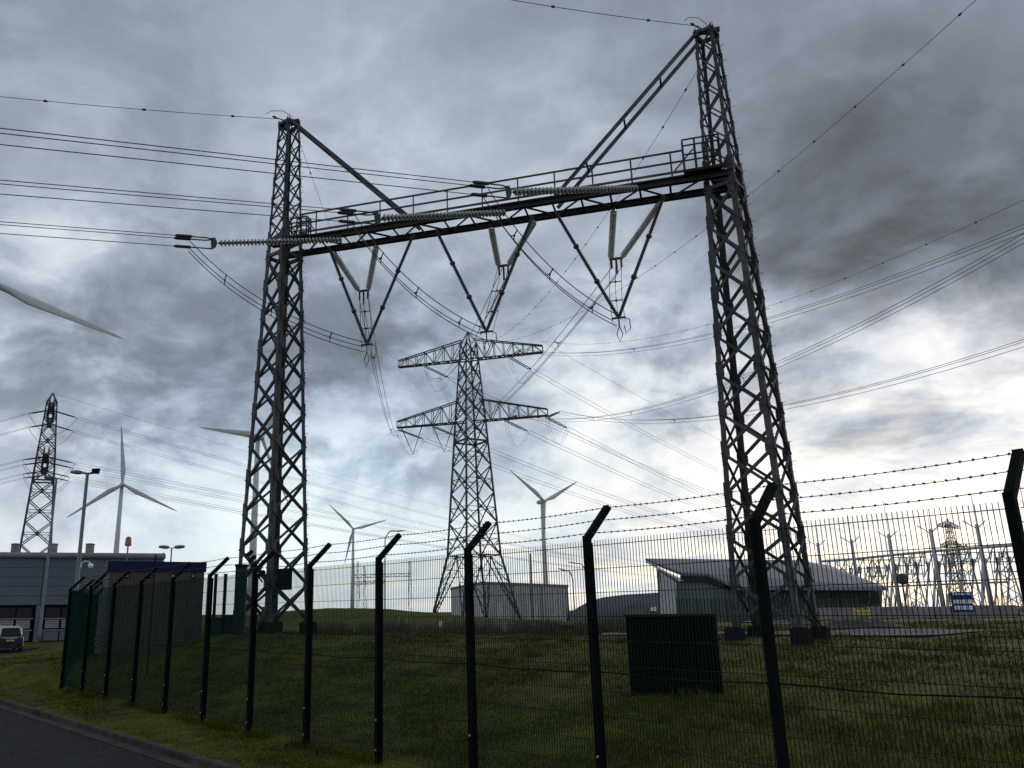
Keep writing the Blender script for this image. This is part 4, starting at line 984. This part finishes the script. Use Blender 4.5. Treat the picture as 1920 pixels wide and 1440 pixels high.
for j, (px, y0, Y) in enumerate(((1778, 1040, 120), (1805, 1020, 128), (1880, 1035, 115), (1705, 1045, 135), (1640, 1050, 140))):
    tp = at(px, y0, Y); t = thing("lattice_trestle", V((tp.x, tp.y, 1.2)), ["lattice trestle tangled with insulators behind the blue board", "slim lattice trestle beneath the distant pylon", "lattice trestle near the right fence post", "lattice trestle behind the round sign", "lattice trestle beside the hall gable"][j], "trestle", "substation trestles")
    h = tp.z - 1.2
    for s_ in (-1, 1):
        MB().bar(V((tp.x + s_ * 1.6, tp.y, 1.2)), V((tp.x + s_ * .5, tp.y, tp.z)), .16).build("frame_leg", SUBW, t)
    for k in range(6):
        z0_, z1_ = 1.2 + h * k / 6, 1.2 + h * (k + 1) / 6; w0, w1 = 1.6 - 1.1 * k / 6, 1.6 - 1.1 * (k + 1) / 6
        MB().bar(V((tp.x - w0, tp.y, z0_)), V((tp.x + w1, tp.y, z1_)), .09).build("brace", SUBW, t); MB().bar(V((tp.x + w0, tp.y, z0_)), V((tp.x - w1, tp.y, z1_)), .09).build("brace", SUBW, t)
    for k in range(3): MB().bar(V((tp.x - 2.6 + .4 * k, tp.y, tp.z - 1.3 * k)), V((tp.x + 2.6 - .4 * k, tp.y, tp.z - 1.3 * k)), .14).build("cross_bar", POLE, t)
# round sign, blue board, yellow barrier, low wall
sc_ = at(1691, 1086, 50); t = thing("round_sign", gp(sc_.x, sc_.y), "dark round sign on a post seen from behind at right", "sign")
MB().lathe([(.30, 0), (.33, .01), (.33, .03), (.3, .04)], sc_ - V((0, .05, 0)), V((.35, 1, 0)), 22).build("disc", mat("sign_back", (.05, .05, .055), .5, .3, .2, 3), t); MB().lathe([(.04, 0), (.04, sc_.z - gz(sc_.x, sc_.y) + .2)], gp(sc_.x, sc_.y + .05), Z, 8).build("post", POLE, t)
b0_, b1_ = at(1788, 1148, 58), at(1820, 1110, 58); t = thing("notice_board", V((b0_.x, 58, gz(b0_.x, 58))), "blue notice board with white panels on two posts at right", "sign")
zc = (b0_.z + b1_.z) / 2; hh = (b1_.z - b0_.z) / 2; ww = (b1_.x - b0_.x) / 2; xc = (b0_.x + b1_.x) / 2
MB().box((xc, 58, zc), (ww, 0, 0), (0, .04, 0), (0, 0, hh)).build("board", BLUES, t)
for zr, cols in ((.80, 3), (.05, 3), (-.55, 3)):
    for k in range(cols): MB().box((xc + ww * (-.62 + .62 * k), 57.95, zc + hh * zr), (ww * .25, 0, 0), (0, .008, 0), (0, 0, hh * (.08 if zr > .5 else .2))).build("white_panel", WHITE, t)
for s_ in (-.9, .9): MB().bar(V((xc + ww * s_, 58.08, gz(xc, 58) - .1)), V((xc + ww * s_, 58.08, zc + hh)), .09).build("post", POLE, t)
yb = at(1624, 1187, 47); t = thing("yellow_barrier", gp(yb.x, yb.y), "yellow slatted barrier on the grass at right", "barrier"); gg = gz(yb.x, yb.y)
for k in range(4): MB().abox(yb.x - .42, yb.x + .42, 46.97, 47.03, gg + .12 + .2 * k, gg + .25 + .2 * k).build("slat", YEL, t)
for s_ in (-.42, 0, .42): MB().abox(yb.x + s_ - .03, yb.x + s_ + .03, 47.04, 47.1, gg - .05, gg + .95).build("upright", YEL, t)
lw = thing("concrete_wall", at(1655, 1157, 66), "low pale concrete wall of blocks in front of the substation", "wall")
x0, x1 = at(1532, 1150, 66).x, at(1905, 1150, 66).x; n = 12; zc_t = zat(1650, 1138, 66)
for i in range(n):
    a = x0 + (x1 - x0) * i / n; b = x0 + (x1 - x0) * (i + 1) / n; MB().abox(a + .02, b - .02, 65.8, 66.2, .8, zc_t + random.uniform(-.05, .05)).build("block", CONC, lw)
hp = MB(); cx0 = at(1610, 1190, 44)
vs = []
for i in range(9):
    for j in range(14):
        u, v = i / 8 * 2 - 1, j / 13 * 2 - 1; x, y = cx0.x + v * 2.2, cx0.y + u * 1.6; vs.append((x, y, gz(x, y) + .05 + .42 * max(0, 1 - u * u - v * v) * (1 + .3 * math.sin(v * 9 + u * 7))))
hp.add(vs, [(i * 14 + j, i * 14 + j + 1, (i + 1) * 14 + j + 1, (i + 1) * 14 + j) for i in range(8) for j in range(13)])
tag(hp.build("soil_heap", SOIL, smooth=True), "flat heap of dark soil by the yellow barrier", "soil heap")

# ------------------------------------------------------------------ cabinets inside the fence
p_l, p_r = P2(1168, 19.8), P2(1336, 19.15); cz = gz(*((p_l + p_r) / 2).xy); cu = (p_r - p_l).normalized(); cv = V((-cu.y, cu.x, 0)); cwid = (p_r - p_l).length; ct_ = zat(1262, 1151, 19.5)
t = thing("utility_cabinet", V((p_l.x, p_l.y, cz)), "big black utility cabinet on the grass right behind the fence", "cabinet")
cc_ = (p_l + p_r) / 2
MB().box(cc_ + cv * .28 + Z * (cz - .1 + ct_ - .06) / 2, cu * cwid / 2, cv * .28, Z * (ct_ - .06 - cz + .1) / 2).build("body", CABM, t)
MB().box(cc_ + cv * .28 + Z * (ct_ - .03), cu * (cwid / 2 + .03), cv * .33, Z * .03).build("lid", CABG, t)
for k in range(4):
    d_ = MB().box(p_l + cu * cwid * (k + .5) / 4 - cv * .012 + Z * (cz + .12 + ct_ - .1) / 2, cu * (cwid / 8 - .012), cv * .011, Z * (ct_ - .22 - cz) / 2).build("door", CABM, t); MB().box(p_l + cu * (cwid * (k + .85) / 4) - cv * .035 + Z * (cz + .95), cu * .012, cv * .012, Z * .09).build("handle", DARK, d_)
for (x0, x1, y0, y1, Y, lab) in ((398, 420, 1160, 1206, 34.6, "small green cabinet beside the kiosk"), (422, 452, 1156, 1206, 34.8, "dark green cabinet at the foot of the left leg")):
    a, b = P2(x0, Y), P2(x1, Y); zt_ = zat((x0 + x1) / 2, y0, Y); zb_ = gz((a.x + b.x) / 2, Y) - .1; t = thing("green_cabinet", V((a.x, Y, zb_)), lab, "cabinet", "green cabinets by the kiosk")
    MB().abox(a.x, b.x, Y, Y + .5, zb_, zt_).build("body", CABG, t); MB().abox(a.x - .03, b.x + .03, Y - .04, Y + .54, zt_ + .002, zt_ + .05).build("lid", CABG, t)
    mx = (a.x + b.x) / 2; d_ = MB().abox(a.x + .03, mx - .008, Y - .02, Y - .002, zb_ + .1, zt_ - .05).build("door", CABG, t); MB().abox(mx - .05, mx - .03, Y - .04, Y - .021, zb_ + .5, zb_ + .65).build("handle", DARK, d_); MB().abox(mx + .008, b.x - .03, Y - .02, Y - .002, zb_ + .1, zt_ - .05).build("door", CABG, t)
a, b = P2(440, 34.5), P2(460, 34.5); t = thing("cable_riser", V((a.x, 34.5, 1.3)), "dark green cable riser column standing against the left gantry leg", "cable riser")
MB().abox(a.x, b.x, 34.5, 34.85, 1.2, zat(450, 1062, 34.5)).build("duct", CABG, t); MB().abox(a.x - .03, b.x + .03, 34.47, 34.88, zat(450, 1062, 34.5) + .002, zat(450, 1058, 34.5)).build("cap", DARK, t)
for px in (404, 422):
    p = P2(px, 35.9); t = thing("gate_post", V((p.x, 35.9, 1.2)), "dark square gate post " + ("nearest the kiosk corner" if px == 404 else "between the kiosk and the cable riser"), "post", "gate posts by the kiosk"); MB().abox(p.x - .06, p.x + .06, 35.85, 35.97, 1.0, zat(px, 1078, 35.9)).build("shaft", FENCEM, t); MB().abox(p.x - .08, p.x + .08, 35.83, 35.99, zat(px, 1078, 35.9) + .002, zat(px, 1076, 35.9)).build("cap", FENCEM, t)
# low wall, plinth and marker posts in the middle distance
for (x0, x1, y0, y1, Y, mm, nm, lab) in ((862, 962, 1171, 1196, 55, CONC, "retaining_wall", "low grey retaining wall among the reeds left of the pylon feet"), (964, 1018, 1174, 1194, 54, CLADM, "concrete_plinth", "pale low plinth beside the right pylon foot"), (1020, 1076, 1174, 1193, 54.6, DARK, "covered_trench", "dark low trench cover right of the pale plinth")):
    a, b = P2(x0, Y), P2(x1, Y); zt_ = zat((x0 + x1) / 2, y0, Y); zb_ = gz(a.x, Y) - .2; t = thing(nm, V((a.x, Y, zb_)), lab, "wall" if "wall" in nm else "plinth")
    n = max(2, int((b.x - a.x) / 1.2))
    for i in range(n): u0, u1 = a.x + (b.x - a.x) * i / n, a.x + (b.x - a.x) * (i + 1) / n; MB().abox(u0 + .008, u1 - .008, Y, Y + .5, zb_, zt_ - random.uniform(0, .03)).build("block", mm, t)
    MB().abox(a.x, b.x, Y - .03, Y + .53, zt_ + .002, zt_ + .06).build("coping", mm, t)
for i, (px, py, lab) in enumerate(((747, 1158, "left thin pale marker post on the grass mound"), (762, 1158, "right thin pale marker post on the grass mound"), (826, 1166, "short white marker post before the pylon"))):
    p = at(px, py, 58); t = thing("marker_post", gp(p.x, p.y, -.05), lab, "post", "marker posts on the mound"); MB().bar(gp(p.x, p.y, -.05), V((p.x, p.y, p.z)), .07).build("stake", POLEL, t)
    if i == 2: MB().box((p.x, p.y - .03, p.z - .12), (.1, 0, 0), (0, .02, 0), (0, 0, .16)).build("plate", WHITE, t)
    else: MB().bar(V((p.x, p.y, p.z + .002)), V((p.x, p.y, p.z + .05)), .09).build("cap", POLEL, t)

# ------------------------------------------------------------------ parked car
cY = 61.0; cp = P2(31, cY); cg = gz(cp.x, cp.y) + .06; car = thing("parked_car", V((cp.x, cp.y, cg)), "white estate car with dark tailgate parked before the hall at left edge", "car")
fwd = V((-.56, .83, 0)).normalized(); rt = V((fwd.y, -fwd.x, 0))
def cpt(x, y, z): return cp + rt * x + fwd * y + Z * (cg + z)
def loft(rings, m, name, par, smooth=True):
    vs = []; n = len(rings[0])
    for r_ in rings: vs += [cpt(*p) for p in r_]
    fs = [(i * n + k, i * n + (k + 1) % n, (i + 1) * n + (k + 1) % n, (i + 1) * n + k) for i in range(len(rings) - 1) for k in range(n)] + [tuple(range(n))[::-1], tuple((len(rings) - 1) * n + k for k in range(n))]
    return MB().add(vs, fs).build(name, m, par, smooth)
def ring(y, w, z0, z1, wt): return [(-w, y, z0 + .15), (-w * .92, y, z0), (w * .92, y, z0), (w, y, z0 + .15), (w, y, z1 - .35), (w * .98, y, z1 - .1), (wt, y, z1), (-wt, y, z1), (-w * .98, y, z1 - .1), (-w, y, z1 - .35)]
loft([ring(0, .84, .35, 1.02, .78), ring(.12, .90, .25, 1.08, .82), ring(1.2, .92, .22, 1.08, .84), ring(3.4, .91, .22, 1.02, .82), ring(4.3, .84, .25, .86, .7), ring(4.5, .7, .35, .7, .6)], CARP, "body", car)
loft([ring(.02, .76, .95, 1.10, .70), ring(.34, .77, .98, 1.70, .60), ring(1.8, .78, 1.0, 1.76, .62), ring(2.6, .74, 1.0, 1.60, .58), ring(3.3, .70, .98, 1.10, .6)], CARP, "cabin", car)
MB().prism([cpt(-.66, .0, 1.10), cpt(.66, .0, 1.10), cpt(.55, .27, 1.62), cpt(-.55, .27, 1.62)], fwd * -.05 + Z * .02).build("rear_window", GLASSD, car); MB().prism([cpt(-.83, -.02, .30), cpt(.83, -.02, .30), cpt(.80, -.02, 1.0), cpt(-.80, -.02, 1.0)], fwd * -.05).build("tailgate", CARB, car)
MB().prism([cpt(-.26, -.075, .74), cpt(.26, -.075, .74), cpt(.26, -.075, .85), cpt(-.26, -.075, .85)], fwd * -.015).build("number_plate", mat("yellowed_plate", (.42, .38, .16), .5, 0, .1, 4), car); MB().prism([cpt(-.42, -.075, .93), cpt(.42, -.075, .93), cpt(.42, -.075, .98), cpt(-.42, -.075, .98)], fwd * -.02).build("chrome_strip", CLADL, car)
for s_ in (-1, 1):
    MB().prism([cpt(s_ * .84, -.03, .78), cpt(s_ * .66, -.075, .80), cpt(s_ * .66, -.075, .98), cpt(s_ * .80, -.03, 1.12)], fwd * -.02).build("tail_light", REDL, car)
    MB().prism([cpt(s_ * .787, .45, 1.08), cpt(s_ * .787, 2.7, 1.08), cpt(s_ * .72, 2.3, 1.55), cpt(s_ * .70, .55, 1.62)], rt * s_ * .012).build("side_window", GLASSD, car); MB().tube([cpt(s_ * .58, .4, 1.72), cpt(s_ * .58, .5, 1.80), cpt(s_ * .58, 2.0, 1.82), cpt(s_ * .58, 2.2, 1.74)], .02, 6).build("roof_rail", CLADL, car)
    for y_ in (.85, 3.6):
        w_ = MB().lathe([(.2, -.1), (.33, -.1), (.34, 0), (.33, .1), (.2, .1)], cpt(s_ * .84, y_, .33), rt, 16).build("wheel", TYRE, car); MB().lathe([(.19, 0), (.19, .03), (.05, .045)], cpt(s_ * .84 + s_ * .08, y_, .33), rt * s_, 12).build("rim", CLADL, w_)
    MB().box(cpt(s_ * .98, 2.75, 1.12), rt * .1, fwd * .05, Z * .08).build("mirror", CARP, car)

# ------------------------------------------------------------------ vegetation: grass, reeds, bare shrubs
def blades(name, x, y, h, w, m, lean=.5, zoff=0., label=None):
    n = len(x); z = gz_np(x, y) + zoff
    s = (x - K0.x) * KN.x + (y - K0.y) * KN.y; z = np.where(s < 2.3, z * np.clip((s - .3) / 2, 0, 1) + .01, z)
    a = RNG.uniform(0, 2 * np.pi, n); la = RNG.uniform(0, 2 * np.pi, n); ll = RNG.uniform(0, lean, n) * h
    dx, dy = np.cos(a) * w / 2, np.sin(a) * w / 2
    vv = np.empty((n, 3, 3)); vv[:, 0] = np.stack([x - dx, y - dy, z - .02], -1); vv[:, 1] = np.stack([x + dx, y + dy, z - .02], -1); vv[:, 2] = np.stack([x + np.cos(la) * ll, y + np.sin(la) * ll, z + h], -1)
    me = bpy.data.meshes.new(name); me.vertices.add(n * 3); me.vertices.foreach_set("co", vv.ravel()); me.loops.add(n * 3); me.loops.foreach_set("vertex_index", np.arange(n * 3, dtype=np.int32))
    me.polygons.add(n); me.polygons.foreach_set("loop_start", np.arange(0, n * 3, 3, dtype=np.int32)); me.polygons.foreach_set("loop_total", np.full(n, 3, dtype=np.int32)); me.update(calc_edges=True); me.materials.append(m)
    o = bpy.data.objects.new(name, me); COL.objects.link(o); return tag(o, label, None, None, "stuff")
def scatter(n, r0, r1, a0, a1):
    r_ = r0 * (r1 / r0) ** RNG.uniform(0, 1, n); a = RNG.uniform(a0, a1, n); return np.sin(a) * r_, np.cos(a) * r_
x, y = scatter(300000, 8.5, 60, -.66, .66); s = (x - K0.x) * KN.x + (y - K0.y) * KN.y; k = s > .16; x, y, s = x[k], y[k], s[k]
patchy = .6 + .5 * np.sin(x * .8 + 2 * np.sin(y * .5)) * np.cos(y * .7 + x * .3); short = np.where(s < 2.6, .6, 1.0)
d_ = np.hypot(x, y); blades("meadow_grass", x, y, RNG.uniform(.03, .11, len(x)) * (.6 + .6 * np.clip(patchy, 0, 1.2)) * short, np.clip(.0009 * d_, .010, .05), GRASS, .9, 0, "short rough grass covering the meadow and verge")
tt = RNG.uniform(-2, 12.1, 16000); oo = RNG.normal(0, .13, 16000); clump = np.sin(tt * 3.1) + np.sin(tt * 7.7 + 1) + RNG.uniform(-1, 1, 16000); kk = clump > -.2
xf = F0.x + FD.x * tt[kk] + FN.x * oo[kk]; yf = F0.y + FD.y * tt[kk] + FN.y * oo[kk]
blades("fence_foot_grass", xf, yf, RNG.uniform(.06, .24, len(xf)), np.full(len(xf), .012), GRASS, .6, 0, "longer uncut grass along the foot of the fence")
tf_x, tf_y = [], []
for c_ in range(220):
    r_ = 9 * (42 / 9) ** random.random(); a_ = random.uniform(-.6, .7); cx_, cy_ = math.sin(a_) * r_, math.cos(a_) * r_
    if (cx_ - F0.x) * FN.x + (cy_ - F0.y) * FN.y < .3: continue
    q_ = random.randint(25, 70); tf_x += list(RNG.normal(cx_, .14, q_)); tf_y += list(RNG.normal(cy_, .14, q_))
tf_x, tf_y = np.array(tf_x), np.array(tf_y)
blades("grass_tussocks", tf_x, tf_y, RNG.uniform(.10, .28, len(tf_x)), np.clip(.0009 * np.hypot(tf_x, tf_y), .01, .04), mat("dry_tussock", (.070, .082, .014), .9, 0, .5, 1.2, spec=.1), .7, 0, "scattered taller tussocks in the meadow")
n = 9000; px = RNG.uniform(585, 1190, n); Yr = RNG.uniform(49.5, 57, n); xr = np.array([at(a, 1180, b).x for a, b in zip(px, Yr)])
keep = np.sin(px * .045) + np.sin(px * .11 + 1) * .7 + RNG.uniform(-1.2, 1.6, n) > -.3; xr, Yr = xr[keep], Yr[keep]
blades("dry_reeds", xr, Yr, RNG.uniform(.35, 1.0, len(xr)), np.full(len(xr), .045), REED, .35, 0, "band of dry brown reeds below the grass mound")
sx, sy = [], []
tw = MB()
for (cx1, cy1, Y, wpx, hpx) in ((1075, 1160, 135, 14, 22), (1702, 1150, 125, 40, 34), (1890, 1150, 118, 50, 36), (1845, 1152, 130, 30, 26), (1135, 1178, 56, 40, 22), (500, 1160, 60, 30, 12), (1560, 1158, 70, 30, 16)):
    c = at(cx1, cy1, Y); sc1 = Y / F
    for i in range(60):
        b0 = c + V((random.uniform(-1, 1) * wpx * sc1 * .8, random.uniform(-1, 1), -.4)); p = b0; d = V((random.uniform(-.4, .4), random.uniform(-.4, .4), 1)).normalized(); L = hpx * sc1 * random.uniform(.6, 1.25) / 3
        pts = [p]
        for q in range(3): p = p + d * L; d = (d + V((random.uniform(-.4, .4), random.uniform(-.3, .3), random.uniform(-.1, .2)))).normalized(); pts.append(p)
        tw.tube(pts, [.03 * Y / 100 + .012, .025 * Y / 100 + .008, .015 * Y / 100 + .006, .008], 3, False)
tag(tw.build("bare_shrubs", mat("bare_twigs", (.035, .028, .022), .9, 0, .4, 3)), "bare twiggy shrubs scattered along the site boundary", None, None, "stuff")
